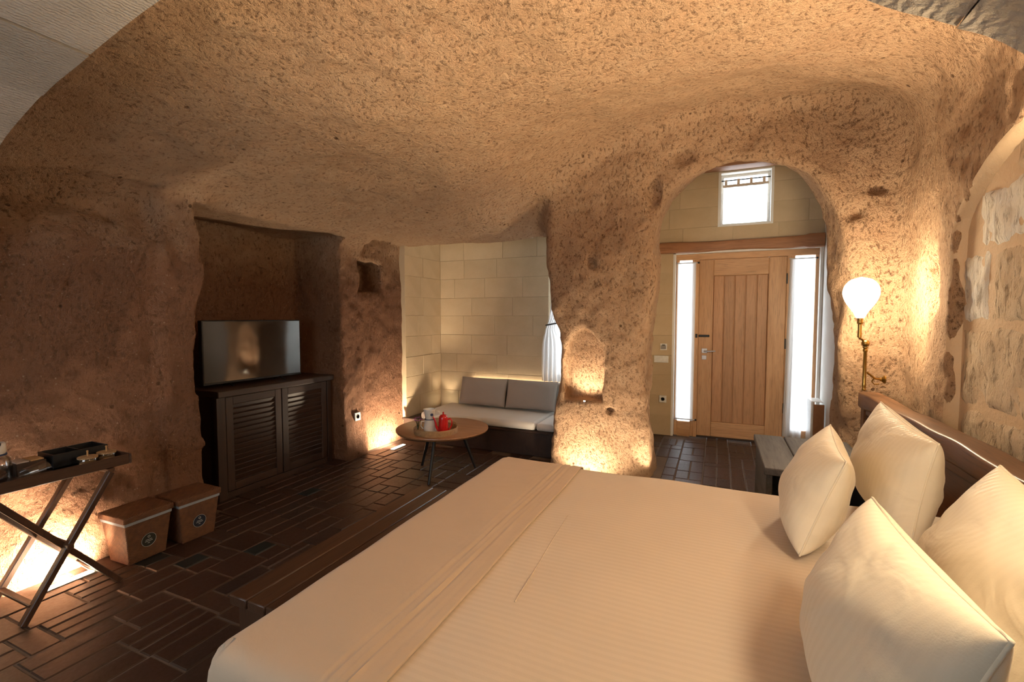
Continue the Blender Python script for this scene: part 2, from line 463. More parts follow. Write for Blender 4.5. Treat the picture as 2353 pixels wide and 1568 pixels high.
def lattice_noise(spacing, seed):
    rg = np.random.RandomState(seed)
    mats, dims = [], []
    for g in (GX, GY, GZ):
        n = int((g[-1] - g[0]) / spacing) + 3; dims.append(n)
        t = (g - g[0]) / spacing; i = np.floor(t).astype(int); f = t - i; f = f * f * (3 - 2 * f)
        m = np.zeros((len(g), n), np.float32); m[np.arange(len(g)), i] = 1 - f; m[np.arange(len(g)), i + 1] = f
        mats.append(m)
    L = rg.uniform(-1, 1, dims).astype(np.float32)
    L = np.tensordot(mats[0], L, (1, 0)); L = np.tensordot(L, mats[1], (1, 1)); L = np.tensordot(L, mats[2], (1, 1))
    return L

def interp(z, pts):
    return np.interp(z, [p[0] for p in pts], [p[1] for p in pts]).astype(np.float32)

def cave_field():
    X = GX[:, None, None]; Y = GY[None, :, None]; Z = GZ[None, None, :]
    zc = zceil(GX[:, None].astype(np.float64), GY[None, :].astype(np.float64)).astype(np.float32)[:, :, None]
    # left wall: shallow bulge below the ceiling, jamb strip beside the cabinet niche
    xl = -3.30 + 0.055 * np.exp(-((Z - 1.80) / 0.13) ** 2) * sstep(1.95, 1.78, Y) - 0.05 * np.exp(-((Z - 2.05) / 0.09) ** 2) * sstep(1.95, 1.78, Y) \
        + 0.06 * sstep(1.80, 1.86, Y) * sstep(2.25, 2.1, Y) + 0.05 * sstep(0.5, 0.0, Z)
    xr = 1.03 + 0.0 * Y - 0.03 * sstep(0.6, 0.0, Z)
    xr = xr + 0.018 * sstep(2.3, 2.8, Y) + 0.10 * sstep(2.95, 3.7, Y)
    yb = 4.50 - 0.40 * sstep(-1.72, -1.40, X) + 0.0 * Z
    yb = yb - 0.06 * sstep(0.6, 0.0, Z) * sstep(-1.6, -1.3, X) - 0.05 * sstep(0.6, 1.0, X)
    f = smax(Z - zc, xl - X, 0.16)
    f = smax(f, X - xr, 0.45)
    f = smax(f, Y - yb, 0.14)
    f = np.maximum(f, -1.30 - Y)
    def box(lo, hi):
        d = np.maximum(np.maximum(lo[0] - X, X - hi[0]), np.maximum(lo[1] - Y, Y - hi[1]))
        return np.maximum(d, np.maximum(lo[2] - Z, Z - hi[2]))
    # alcove behind the coffee table
    xa = interp(GZ, [(-.2, -1.43), (0, -1.43), (.33, -1.40), (.7, -1.34), (1.1, -1.335), (1.35, -1.38), (1.55, -1.44), (2.18, -1.55), (2.5, -1.72), (3.4, -2.2)])[None, None, :]
    lip = np.maximum(np.maximum(-3.33 - X, X - xa), np.maximum(np.maximum(3.8 - Y, Y - 4.75), Z - 2.20))
    f = smin(f, lip, 0.10)
    f = smin(f, box((-3.38, 4.55, -1), (-1.02, 5.30, 2.44)), 0.03)
    # arched passage to the entrance hall
    hx = 0.675 + 0.02 * np.sin(Z * 2.2 - .6)
    e = np.sqrt(((X - 0.150) / hx) ** 2 + (np.maximum(Z - 2.0, 0) / (0.62 + .34 * np.clip(Y - 4.1, 0, .6))) ** 2)
    arch = np.maximum((e - 1) * 0.62, np.maximum(3.6 - Y, Y - 4.7))
    f = smin(f, arch, 0.09)
    f = smin(f, box((-0.86, 4.48, -1), (1.10, 5.88, 3.22)), 0.02)
    # cabinet niche, little square niche
    f = smin(f, box((-3.88, 2.05, -1), (-3.0, 3.45, 2.17)), 0.02)
    f = smin(f, box((-3.62, 3.69, 1.63), (-3.1, 4.10, 1.97)), 0.03)
    # niche cut in the pillar
    nx = interp(GZ, [(-1, 0), (.6, .20), (1.0, .20), (1.15, .17), (1.25, .11), (1.31, 0), (1.4, -.2), (4, -2)])[None, None, :]
    nd = np.maximum(np.abs(X + 1.09) - nx, np.maximum(0.62 - Z, np.maximum(3.9 - Y, Y - 4.34)))
    f = smin(f, nd, 0.022)
    # blind arch in the right hand wall
    hw = 0.98 * np.sqrt(np.clip(1 - (np.maximum(Z - 1.75, 0) / 0.45) ** 2, 0, 1))
    ba = np.maximum(np.abs(Y - 2.0) - hw, np.maximum(X - 1.13, 0.7 - X)) + np.maximum(Z - 2.2, 0) * 2
    f = smin(f, ba, 0.03)
    def ell(c, r, k=0.035):
        nonlocal f
        i0 = [max(0, int((c[a] - r[a] - 0.15 - g[0]) / H)) for a, g in enumerate((GX, GY, GZ))]
        i1 = [int((c[a] + r[a] + 0.15 - g[0]) / H) + 2 for a, g in enumerate((GX, GY, GZ))]
        sl = tuple(slice(a, b) for a, b in zip(i0, i1))
        x, y, z = X[sl[0]], Y[:, sl[1]], Z[:, :, sl[2]]
        d = (np.sqrt(((x - c[0]) / r[0]) ** 2 + ((y - c[1]) / r[1]) ** 2 + ((z - c[2]) / r[2]) ** 2) - 1) * min(r)
        f[sl] = smin(f[sl], d, k)
    for c, r in [((1.10, 3.38, 1.58), (.15, .24, .24)),
                 ((-1.03, 4.06, 1.86), (.085, .12, .09)), ((-.895, 4.05, 1.68), (.062, .11, .078)),
                 ((.83, 2.62, 2.62), (.07, .07, .06)), ((-.28, 4.06, 2.70), (.10, .10, .09)), ((-.52, 4.08, 2.46), (.045, .10, .12)),
                 ((.87, 4.04, 2.15), (.07, .10, .05)), ((1.0, 4.0, 2.30), (.07, .10, .04)),
                 ((-3.30, 1.60, 1.97), (.07, .035, .035)), ((-3.30, 1.40, 1.58), (.05, .025, .03)), ((-.86, 4.10, .58), (.06, .07, .05))]:
        ell(c, r)
    f = f + (0.045 * lattice_noise(0.62, 1) + 0.016 * lattice_noise(0.23, 2) + 0.009 * lattice_noise(0.095, 3) + 0.0065 * lattice_noise(0.045, 4)) * sstep(4.60, 4.44, Y) * sstep(-1.25, -1.1, Y)
    f = smin(f, box((-0.5, -1.28, -1), (1.0, 1.35, 2.62)), 0.12)
    # openings to the outside air
    f = np.minimum(f, box((-0.47, 5.7, -1), (0.97, 9, 2.12)))
    f = np.minimum(f, box((-0.02, 5.7, 2.40), (0.51, 9, 2.98)))
    f = np.minimum(f, box((-1.80, 5.1, .66), (-1.08, 9, 1.95)))
    f = np.minimum(f, box((-2.9, 5.5, .2), (-.98, 9, 2.9)))
    f = np.minimum(f, box((-2.6, -9, .9), (-1.0, -1.2, 2.1)))
    f = np.maximum(f, -0.08 - Z)
    return f.astype(np.float32)

def surface_nets(f):
    s = f < 0
    nx, ny, nz = f.shape
    cnt = np.zeros((nx - 1, ny - 1, nz - 1), np.int8)
    for a in (0, 1):
        for b in (0, 1):
            for c in (0, 1):
                cnt += s[a:nx - 1 + a, b:ny - 1 + b, c:nz - 1 + c]
    act = (cnt > 0) & (cnt < 8)
    I = np.argwhere(act)
    idx = -np.ones(act.shape, np.int32); idx[act] = np.arange(len(I))
    pos = np.zeros((len(I), 3)); num = np.zeros(len(I))
    corners = [(a, b, c) for a in (0, 1) for b in (0, 1) for c in (0, 1)]
    for p in corners:
        for ax in range(3):
            if p[ax]: continue
            q = list(p); q[ax] = 1
            fa = f[I[:, 0] + p[0], I[:, 1] + p[1], I[:, 2] + p[2]]; fb = f[I[:, 0] + q[0], I[:, 1] + q[1], I[:, 2] + q[2]]
            m = (fa < 0) != (fb < 0)
            t = np.where(m, fa / np.where(m, fa - fb, 1), 0)
            w = np.tile(np.array(p, float), (len(I), 1)); w[:, ax] += t
            pos[m] += w[m]; num[m] += 1
    pos = pos / num[:, None] + I
    V = pos * H + np.array([GX[0], GY[0], GZ[0]])
    quads = []
    for ax in range(3):
        sl0 = [slice(None)] * 3; sl1 = [slice(None)] * 3
        sl0[ax] = slice(0, -1); sl1[ax] = slice(1, None)
        ch = s[tuple(sl0)] != s[tuple(sl1)]
        E = np.argwhere(ch)
        b, c = (ax + 1) % 3, (ax + 2) % 3
        ok = (E[:, b] > 0) & (E[:, c] > 0) & (E[:, b] < f.shape[b] - 1) & (E[:, c] < f.shape[c] - 1)
        E = E[ok]
        def cell(db, dc):
            e = E.copy(); e[:, b] += db; e[:, c] += dc
            return idx[e[:, 0], e[:, 1], e[:, 2]]
        q = np.stack([cell(-1, -1), cell(0, -1), cell(0, 0), cell(-1, 0)], 1)
        flip = ~s[E[:, 0], E[:, 1], E[:, 2]]      # first sample solid -> normal towards +axis (into the void)
        q[~flip] = q[~flip][:, ::-1]
        quads.append(q)
    return V, np.concatenate(quads)

def build_cave():
    f = cave_field()
    V, Q = surface_nets(f)
    del f
    # area weighted vertex normals of the whole shell
    d1 = V[Q[:, 2]] - V[Q[:, 0]]; d2 = V[Q[:, 3]] - V[Q[:, 1]]
    fn = np.cross(d1, d2)
    vn = np.zeros_like(V)
    for k in range(4): np.add.at(vn, Q[:, k], fn)
    vn /= np.maximum(np.linalg.norm(vn, axis=1), 1e-12)[:, None]
    cen = V[Q].mean(1); fu = fn / np.maximum(np.linalg.norm(fn, axis=1), 1e-12)[:, None]
    x, y, z = cen.T
    keep = (z > -0.06) & (x > GX[0] + .05) & (x < GX[-1] - .05) & (z < GZ[-1] - .06)
    zc = zceil(x, y)
    reg = np.full(len(Q), 4)                                  # back wall
    reg[x > 0.62] = 3                                        # right wall
    reg[(x > -1.95) & (x < -0.22) & (y > 3.6)] = 2           # pillar
    reg[x < -2.2] = 1                                        # left wall
    reg[y < -1.1] = 5
    up = (fu[:, 2] < -0.55) & (z > 1.95) & (y < 4.3) & (x > -3.45)
    reg[up | ((z > zc - 0.30) & (z > 2.3) & (y < 3.8))] = 0
    reg[(y > 4.52)] = 6
    names = ['ceiling', 'wall_left', 'pillar', 'wall_right', 'wall_back', 'wall_rear', 'wall_hall_shell']
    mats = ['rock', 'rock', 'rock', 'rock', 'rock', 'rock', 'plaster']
    out = {}
    for r, (nm, mt) in enumerate(zip(names, mats)):
        q = Q[keep & (reg == r)]
        if not len(q): continue
        u, inv = np.unique(q, return_inverse=True)
        me = bpy.data.meshes.new(nm)
        me.vertices.add(len(u)); me.vertices.foreach_set('co', V[u].astype(np.float32).ravel())
        me.loops.add(len(q) * 4); me.loops.foreach_set('vertex_index', inv.astype(np.int32).ravel())
        me.polygons.add(len(q)); me.polygons.foreach_set('loop_start', np.arange(len(q), dtype=np.int32) * 4)
        me.update(calc_edges=True)
        me.polygons.foreach_set('use_smooth', np.ones(len(q), bool))
        me.normals_split_custom_set_from_vertices(vn[u].astype(np.float32))
        me.materials.append(M[mt])
        o = bpy.data.objects.new(nm, me); C.objects.link(o)
        tag(o, kind='structure'); out[nm] = o
    return out
CAVE = build_cave()
part_label(CAVE['ceiling'], 'rough hewn orange tuff ceiling of the cave room')
part_label(CAVE['wall_left'], 'dark brown chiselled tuff wall with the cabinet niche')
part_label(CAVE['pillar'], 'thick orange rock pillar between the sofa alcove and the entrance arch')
part_label(CAVE['wall_right'], 'brightly lamplit rough tuff wall beside the bed head')
part_label(CAVE['wall_back'], 'tuff wall around the arched passage to the door')
part_label(CAVE['wall_rear'], 'rock wall behind the viewpoint')
part_label(CAVE['wall_hall_shell'], 'pale plaster shell of the entrance hall')

# ------------------------------------------------------------------ floor: grout bed and single tiles
fl = MB().box((-3.95, -1.4, -0.05), (1.2, 6.0, -0.006)).build('floor', 'grout')
tag(fl, 'dark terracotta tile floor with thin grout lines', kind='structure')
_tile_cache = {}
def tile_mesh(w, l, dark):
    key = (round(w, 3), round(l, 3), dark)
    if key in _tile_cache: return _tile_cache[key]
    g, b = 0.0035, 0.005
    a, c = w / 2 - g, l / 2 - g
    vs = []
    for (dx, z) in ((0, -0.03), (0, -0.005), (b, 0.0)):
        vs += [(-a + dx, -c + dx, z), (a - dx, -c + dx, z), (a - dx, c - dx, z), (-a + dx, c - dx, z)]
    fs = [(0, 1, 5, 4), (1, 2, 6, 5), (2, 3, 7, 6), (3, 0, 4, 7), (4, 5, 9, 8), (5, 6, 10, 9), (6, 7, 11, 10), (7, 4, 8, 11), (8, 9, 10, 11)]
    me = bpy.data.meshes.new('floor_tile'); me.from_pydata(vs, [], fs); me.update()
    me.materials.append(M['tile_dark' if dark else 'tile'])
    _tile_cache[key] = me
    return me
ntile = 0
rest = MB()
def seen_floor(x, y):
    if x < -3.27 and not (y > 2.1 and y < 3.5): return False
    if -1.35 < x < 1.0 and 0.6 < y < 2.75: return False
    if y > 4.34 and x < -0.62: return False
    if -1.5 < x < -0.45 and 4.05 < y < 4.75: return False
    if x > 0.3 and y < 4.0: return False
    if y < 0.75 and x > -2.2: return False
    if y > 2.6 and -0.9 < x < -0.3 and y < 4.1: return False
    return y > 0.55 and x > -3.45 and x < 1.0 and y < 5.76
def put_tile(cx, cy, w, l, dark=False):
    global ntile
    if not seen_floor(cx, cy): 
        return
    me = tile_mesh(w, l, dark)
    dz, rx, ry = random.uniform(-.0022, .0012), random.uniform(-.006, .006), random.uniform(-.004, .004)
    if ntile < 300:
        o = bpy.data.objects.new('floor_tile', me); C.objects.link(o)
        o.location = (cx, cy, dz); o.rotation_euler = (rx, ry, random.uniform(-.008, .008)); o.parent = fl
        ntile += 1
    else:
        m = Matrix.Translation((cx, cy, dz)) @ Euler((rx, ry, 0)).to_matrix().to_4x4()
        rest.add([v.co[:] for v in me.vertices], [tuple(p.vertices) for p in me.polygons], m)
def lay(x0, x1, y0, y1, cw):
    cells = []
    x = x0
    while x < x1:
        y = y0 - random.uniform(0, .2)
        while y < y1:
            k = random.random()
            if k < .34:                       # two half tiles side by side, running lengthways
                L = random.choice([.22, .27, .33])
                cells += [(x + cw * .25, y + L / 2, cw / 2, L, False), (x + cw * .75, y + L / 2, cw / 2, L, False)]; y += L
            elif k < .62:
                L = .22; cells.append((x + cw / 2, y + L / 2, cw, L, False)); y += L
            elif k < .82:
                L = .11; cells.append((x + cw / 2, y + L / 2, cw, L, False)); y += L
            elif k < .93:
                L = .30; w3 = cw / 3
                cells += [(x + w3 * (i + .5), y + L / 2, w3, L, False) for i in range(3)]; y += L
            else:
                L = .15
                cells += [(x + cw * .25, y + L / 2, cw / 2, L, True), (x + cw * .75, y + L / 2, cw / 2, L, False)]; y += L
        x += cw
    return cells
cells = [c for c in lay(-3.47, 1.02, 0.5, 5.8, 0.225) if seen_floor(c[0], c[1])]
cells.sort(key=lambda c: (c[0] ** 2 + c[1] ** 2))
for c in cells: put_tile(*c)
if rest.v: tag(rest.build('far_floor_tiles', 'tile', fl), kind='stuff')

# ------------------------------------------------------------------ masonry helper: courses of ashlar blocks with openings left out
def masonry(wall, plane, along, front, u0, u1, courses, openings, mat='ashlar', thick=0.05, bl=(.35, .6), gap=0.0022, bev=0.0018, rough=0.0, keepfn=None):
    """plane: 'Y' -> wall faces -Y at y=front ; 'X+' faces +X at x=front ; 'X-' faces -X"""
    z = courses[0]
    for ci in range(len(courses) - 1):
        za, zb = courses[ci], courses[ci + 1]
        spans = [(u0, u1)]
        for (a, b, c, d) in openings:
            if c < zb - 0.03 and d > za + 0.03:
                ns = []
                for (p, q) in spans:
                    if b <= p or a >= q: ns.append((p, q)); continue
                    if a > p: ns.append((p, a))
                    if b < q: ns.append((b, q))
                spans = ns
        for (p, q) in spans:
            u = p
            first = True
            while u < q - 0.02:
                L = random.uniform(*bl) * (0.6 if first and ci % 2 else 1)
                first = False
                e = min(u + L, q)
                if q - e < 0.12: e = q
                if keepfn is None or keepfn((u + e) / 2, (za + zb) / 2):
                    off = random.uniform(-.002, .002) + random.uniform(-rough, rough)
                    lo, hi = (u + gap, za + gap), (e - gap, zb - gap)
                    b = MB()
                    if plane == 'Y': b.box((lo[0], front + off, lo[1]), (hi[0], front + thick, hi[1]), None, bev); org = ((u + e) / 2, front, (za + zb) / 2)
                    elif plane == 'X+': b.box((front - thick, lo[0], lo[1]), (front - off, hi[0], hi[1]), None, bev); org = (front, (u + e) / 2, (za + zb) / 2)
                    else: b.box((front + off, lo[0], lo[1]), (front + thick, hi[0], hi[1]), None, bev); org = (front, (u + e) / 2, (za + zb) / 2)
                    b.build('stone_block', mat, wall, origin=org)
                u = e

def carve_wall(name, label, mat, lo, hi, axis, openings):
    """solid slab with rectangular openings left out (u along the wall, z up)"""
    b = MB()
    us = sorted({lo[1 - axis] if False else 0})
    ua = 0 if axis == 1 else 1
    cutsu = sorted({lo[ua], hi[ua]} | {o[0] for o in openings} | {o[1] for o in openings})
    cutsz = sorted({lo[2], hi[2]} | {o[2] for o in openings} | {o[3] for o in openings})
    cutsu = [c for c in cutsu if lo[ua] <= c <= hi[ua]]; cutsz = [c for c in cutsz if lo[2] <= c <= hi[2]]
    for i in range(len(cutsu) - 1):
        for j in range(len(cutsz) - 1):
            um, zm = (cutsu[i] + cutsu[i + 1]) / 2, (cutsz[j] + cutsz[j + 1]) / 2
            if any(o[0] < um < o[1] and o[2] < zm < o[3] for o in openings): continue
            l = list(lo); h = list(hi); l[ua], h[ua] = cutsu[i], cutsu[i + 1]; l[2], h[2] = cutsz[j], cutsz[j + 1]
            b.box(l, h)
    o = b.build(name, mat)
    return tag(o, label, kind='structure')

# alcove walls
AB = 5.16
w = carve_wall('wall_alcove_back', 'cream ashlar wall behind the grey sofa', 'mortar', (-3.34, AB + .004, 0), (-1.04, AB + .12, 2.42), 1, [(-1.80, -1.08, .66, 1.95)])
masonry(w, 'Y', 0, AB, -3.27, -1.04, [.0, .22, .46, .70, .93, 1.17, 1.41, 1.63, 1.87, 2.10, 2.40], [(-1.80, -1.08, .66, 1.95)])
w = carve_wall('wall_alcove_left', 'cream ashlar side wall left of the sofa', 'mortar', (-3.37, 4.42, 0), (-3.274, AB + .01, 2.40), 0, [])
masonry(w, 'X+', 1, -3.27, 4.42, AB, [.0, .22, .46, .70, .93, 1.17, 1.41, 1.63, 1.87, 2.10, 2.38], [])

# hall walls
HY = 5.73
ops = [(-.47, .97, 0, 2.12), (-.02, .51, 2.40, 2.98)]
w = carve_wall('wall_entrance', 'cream ashlar wall around the wooden front door', 'mortar', (-.84, HY + .004, 0), (1.0, HY + .15, 3.2), 1, ops)
masonry(w, 'Y', 0, HY, -.83, 1.0, [0, .24, .47, .71, .94, 1.18, 1.42, 1.66, 1.90, 2.12], ops, bl=(.4, .6))
masonry(w, 'Y', 0, HY, -.83, 1.0, [2.235, 2.40, 2.62, 2.83, 2.98, 3.10], ops, bl=(.4, .6))
tag(MB().box((.985, 4.53, 0), (1.08, HY + .02, 3.2), None, .004).build('wall_hall_right', 'plaster'), 'white plastered side wall right of the door', kind='structure')
tag(MB().box((-.86, 4.53, 0), (-.80, HY + .02, 3.2), None, .004).build('wall_hall_left', 'ashlar'), 'side wall of the hall behind the pillar', kind='structure')
tag(MB().box((-.86, 4.53, 3.12), (1.08, HY + .02, 3.2)).build('ceiling_hall', 'plaster'), 'white ceiling of the entrance hall', kind='structure')
tag(MB().box((-.80, 5.52, 2.985), (.985, 5.71, 3.10), None, .012).build('ceiling_beam', 'beam', smooth=40), 'reddish brown ceiling beam above the small high window', 'beam')
# lintel with a rounded knot at its right end
lb = MB()
def lint(u, v):
    x = -.79 + u * 1.77
    a = v * 2 * math.pi
    hh = .055 + .006 * math.sin(u * 9) + (.012 if u > .9 else 0)
    cz = 2.18 + .004 * math.sin(u * 14)
    cx, sx_ = math.cos(a), math.sin(a)
    pw = 0.35
    return (x, HY - .012 + math.copysign(abs(cx) ** pw, cx) * .05, cz + math.copysign(abs(sx_) ** pw, sx_) * hh)
lb.grid(lint, 40, 33)
n0 = 40
lb.f.append(tuple(j * n0 for j in range(32))); lb.f.append(tuple(j * n0 + n0 - 1 for j in range(32)))
tag(lb.build('door_lintel', 'beam', smooth=45), 'long reddish wooden lintel beam over the front door', 'beam')

# masonry filling of the blind arch on the right
def in_arch(y, z):
    if z < 1.75: return abs(y - 2.0) < .99
    t = (z - 1.75) / .47
    return t < 1 and abs(y - 2.0) < .99 * math.sqrt(1 - t * t)
w = MB().box((1.09, .95, .3), (1.2, 3.03, 2.3)).build('wall_blind_arch', 'render')
tag(w, 'coarse stone infill with pinkish mortar under the blind arch', kind='structure')
def rough_block(y0, y1, z0, z1, mat):
    c = ((y0 + y1) / 2, (z0 + z1) / 2); nu, nv = max(6, int((y1 - y0) / .03)), max(5, int((z1 - z0) / .03))
    rg = random.Random(int(y0 * 100 + z0 * 7000))
    ph = [rg.uniform(0, 6) for _ in range(6)]
    def fn(u, v):
        y = y0 + .004 + u * (y1 - y0 - .008); z = z0 + .004 + v * (z1 - z0 - .008)
        e = min(u, 1 - u, v, 1 - v); edge = min(1, e / .12)
        y += .012 * math.sin(z * 17 + ph[0]) * (1 if u in (0, 1) else .3); z += .012 * math.sin(y * 13 + ph[1]) * (1 if v in (0, 1) else .3)
        d = .011 * math.sqrt(edge) + (rg.uniform(-.005, .005) + .006 * math.sin(y * 23 + ph[2]) * math.sin(z * 19 + ph[3])) * edge
        return (1.095 - d, y, z)
    b = MB(); b.grid(fn, nu, nv)
    return b.build('stone_block', mat, w, smooth=80, origin=(1.09, c[0], c[1]))
rows = [(.55, .98, [.98, 1.55, 2.3, 2.96]), (.98, 1.36, [.98, 1.75, 2.40, 2.97]), (1.36, 1.70, [.98, 1.5, 2.18, 2.72, 2.98]), (1.70, 1.97, [1.05, 1.7, 2.2, 2.86]), (1.97, 2.17, [1.35, 1.9, 2.6])]
for (a, b_, ys) in rows:
    for i in range(len(ys) - 1):
        pale = (a in (1.36, 1.70) and i == len(ys) - 2)
        rough_block(ys[i], ys[i + 1], a, b_, 'rough_stone_pale' if pale else 'rough_stone')
# smooth plaster band that frames the blind arch
tb = MB(); pts = []
pts += [(2.985, .62 + i * .113) for i in range(10)]
pts += [(2.0 + .985 * math.cos(t), 1.75 + .44 * math.sin(t)) for t in [math.pi * i / 24 for i in range(1, 24)]]
pts += [(1.015, .62 + i * .113) for i in range(9, -1, -1)]
def band(u, v):
    i = min(len(pts) - 1, int(round(u * (len(pts) - 1)))); y, z = pts[i]
    dy, dz = y - 2.0, (z - 1.75) if z > 1.75 else 0
    L = math.hypot(dy, dz * 2) or 1
    o = (v - .5) * .045
    wv = .003 * math.sin(i * 1.3)
    return (1.045 + .045 * (1 - v) - .010 * math.sin(v * math.pi), y + dy / L * (o + wv), z + dz * 2 / L * (o + wv))
tb.grid(band, len(pts), 7)
tag(tb.build('trim_1', 'render', smooth=80), 'smooth plaster band edging the blind arch', kind='structure')

# near barrel vault of pale stone blocks, over the viewpoint
va = tag(empty('vault_arch', (0, 0, 0)), 'pale dressed stone arch close overhead, at the top corners of the view', kind='structure')
prof = [(-3.26, 0), (-3.26, .6), (-3.25, 1.2), (-3.2, 1.6), (-3.05, 1.95), (-2.85, 2.126), (-2.47, 2.275), (-2.21, 2.338), (-1.7, 2.44), (-1.2, 2.46), (-.6, 2.30), (-.15, 2.03), (.15, 1.81), (.24, 1.755), (.32, 1.70), (.48, 1.52), (.58, 1.2), (.60, .6), (.60, 0)]
def prof_at(t):
    P = prof; i = min(len(P) - 2, int(t)); f = t - i
    p0 = P[max(i - 1, 0)]; p1 = P[i]; p2 = P[i + 1]; p3 = P[min(i + 2, len(P) - 1)]
    def cr(a, b, c, d): return .5 * (2 * b + (c - a) * f + (2 * a - 5 * b + 4 * c - d) * f * f + (3 * b - a - 3 * c + d) * f ** 3)
    return cr(p0[0], p1[0], p2[0], p3[0]), cr(p0[1], p1[1], p2[1], p3[1])
def prof_n(t):
    a = prof_at(max(t - .05, 0)); b = prof_at(min(t + .05, len(prof) - 1.001)); dx, dz = b[0] - a[0], b[1] - a[1]; L = math.hypot(dx, dz)
    return (-dz / L, dx / L)
def yfront(x):
    t = min(1, max(0, (x + 1.5) / 1.5)); return 1.0 - .25 * t * t * (3 - 2 * t)
def vault_piece(t0, t1, ya, yb_, thick, inset, name, mat, gap, nseg=6):
    b = MB()
    vs, fs = [], []
    for k in range(nseg + 1):
        t = t0 + gap + (t1 - t0 - 2 * gap) * k / nseg
        (x, z), (nx_, nz_) = prof_at(t), prof_n(t)
        xi, zi = x + nx_ * inset, z + nz_ * inset; xo, zo = x + nx_ * thick, z + nz_ * thick
        ys0 = ya(x) + .003; ys1 = yb_(x) - .003
        vs += [(xi, ys0, zi), (xi, ys1, zi), (xo, ys0, zo), (xo, ys1, zo)]
    for k in range(nseg):
        a = k * 4; c = a + 4
        fs += [(a, a + 1, c + 1, c), (a + 2, c + 2, c + 3, a + 3), (a, c, c + 2, a + 2), (a + 1, a + 3, c + 3, c + 1)]
    fs += [(0, 2, 3, 1), (nseg * 4, nseg * 4 + 1, nseg * 4 + 3, nseg * 4 + 2)]
    b.add(vs, fs)
    return b.build(name, mat, va, smooth=35)
nb = 15; tmax = len(prof) - 1.01
for r in range(4):
    ya = lambda x, r=r: yfront(x) - (r + 1) * .42
    yb_ = lambda x, r=r: yfront(x) - r * .42
    for k in range(nb + 1):
        t0 = max(0, (k - .5 * (r % 2)) * tmax / nb); t1 = min(tmax, (k + 1 - .5 * (r % 2)) * tmax / nb)
        if t1 - t0 > .1: vault_piece(t0, t1, ya, yb_, .16, random.uniform(-.004, .004), 'stone_block', 'vault', .012)
vault_piece(0, tmax, lambda x: yfront(x) - 1.68, lambda x: yfront(x) - .01, .15, .010, 'mortar_bed', 'mortar', 0, 90)

# ------------------------------------------------------------------ bed
BZ, BX0, BX1, BY0, BY1 = .55, -1.18, .90, .74, 2.56
bed = tag(empty('bed', ((BX0 + BX1) / 2, (BY0 + BY1) / 2, 0)), 'wide bed made up with cream striped linen against the right wall', 'bed')
MB().box((BX0 + .06, BY0 + .06, 0), (BX1, BY1 - .06, .26), None, .01).build('bed_base', 'dark_wood', None)
bb = bpy.data.objects['bed_base']; bb.parent = bed; bb.matrix_parent_inverse = Matrix.Translation(-bed.location)
def to_parent(o, p):
    o.parent = p; o.matrix_parent_inverse = (Matrix.Translation(p.location) @ p.rotation_euler.to_matrix().to_4x4()).inverted(); return o
def cover(x0, x1, y0, y1, zt, zb, r, open_x1=False, infl=0.0, amp=.004, pleat=False):
    """cloth over a mattress: top with rounded rim and hanging sides"""
    b = MB(); rg = random.Random(5)
    def rim(t):           # t 0..1 from top centre to hem : (inset from edge, z)
        return t
    nu, nv = 120, 100
    def fn(u, v):
        # unrolled sheet coordinates
        hang = zt - zb
        Lx = (x1 - x0); Ly = (y1 - y0)
        su = -hang + u * (Lx + (0 if open_x1 else hang) + hang); sv = -hang + v * (Ly + 2 * hang)
        def fold(s, L, lo_open=False):
            # returns position along, drop
            q = r * math.pi / 2
            if s < r - (q - r) * 0 and s < r:
                d = r - s
                if d < q: a = d / r; return r - r * math.sin(a), r * (1 - math.cos(a))
                return 0.0, r + (d - q)
            if s > L - r:
                d = s - (L - r)
                if d < q: a = d / r; return L - r + r * math.sin(a), r * (1 - math.cos(a))
                return L, r + (d - q)
            return s, 0.0
        px_, dx_ = fold(su, Lx); 
        if open_x1 and su > Lx - r: px_, dx_ = su, 0.0
        py_, dy_ = fold(sv, Ly)
        drop = max(dx_, dy_)
        # corner pulled in
        x = x0 + px_; y = y0 + py_
        if dx_ > 0 and dy_ > 0:
            k = min(dx_, dy_) / max(1e-6, max(dx_, dy_)); 
            cxs = .03 * k
            x += cxs * (1 if su < Lx / 2 else -1); y += cxs * (1 if sv < Ly / 2 else -1)
        z = zt - drop
        z += amp * (math.sin(x * 5.1 + y * 2.3) * math.sin(y * 4.3 - x * 1.7)) + amp * .4 * math.sin(x * 13 + 2 * math.sin(y * 7))
        wob = .010 * math.sin(y * 6.5 + 1) + .006 * math.sin(y * 15) ; woby = .010 * math.sin(x * 6 + 2)
        if drop > 0:
            kk = min(1, drop / .08)
            if dx_ > 0: x += wob * kk * (1 if su < Lx / 2 else -1)
            if dy_ > 0: y += woby * kk
        if pleat:
            q = x - (x1 - .10)
            z += .0032 * math.exp(-(q / .06) ** 2) * (math.sin(x * 260 + 3 * math.sin(y * 1.9)) + .7 * math.sin(x * 140 + 2 * math.sin(y * 2.7 + 1)))
        return (x, y, z + infl)
    b.grid(fn, nu, nv)
    return b
to_parent(cover(BX0 + .035, BX1, BY0, BY1, BZ, .20, .06, True).build('bed_cover', 'linen_stripe', smooth=60), bed)
ft = cover(BX0 - .012, BX0 + .50, BY0 - .012, BY1 + .012, BZ + .010, .18, .06, True, 0, .004, True)
o = to_parent(ft.build('foot_sheet', 'linen', smooth=60), bed); part_label(o, 'plain cream sheet folded over the foot end')
sm = o.modifiers.new('thickness', 'SOLIDIFY'); sm.thickness = .005; sm.offset = -1
# a long stitched crease on the cover
cr = MB(); cr.tube([(-.535 - i * .0026, 1.24 + i * .05, BZ + .0015 + .001 * math.sin(i)) for i in range(14)], .0025, 6)
to_parent(cr.build('crease_seam', 'linen_stripe', smooth=60), bed)

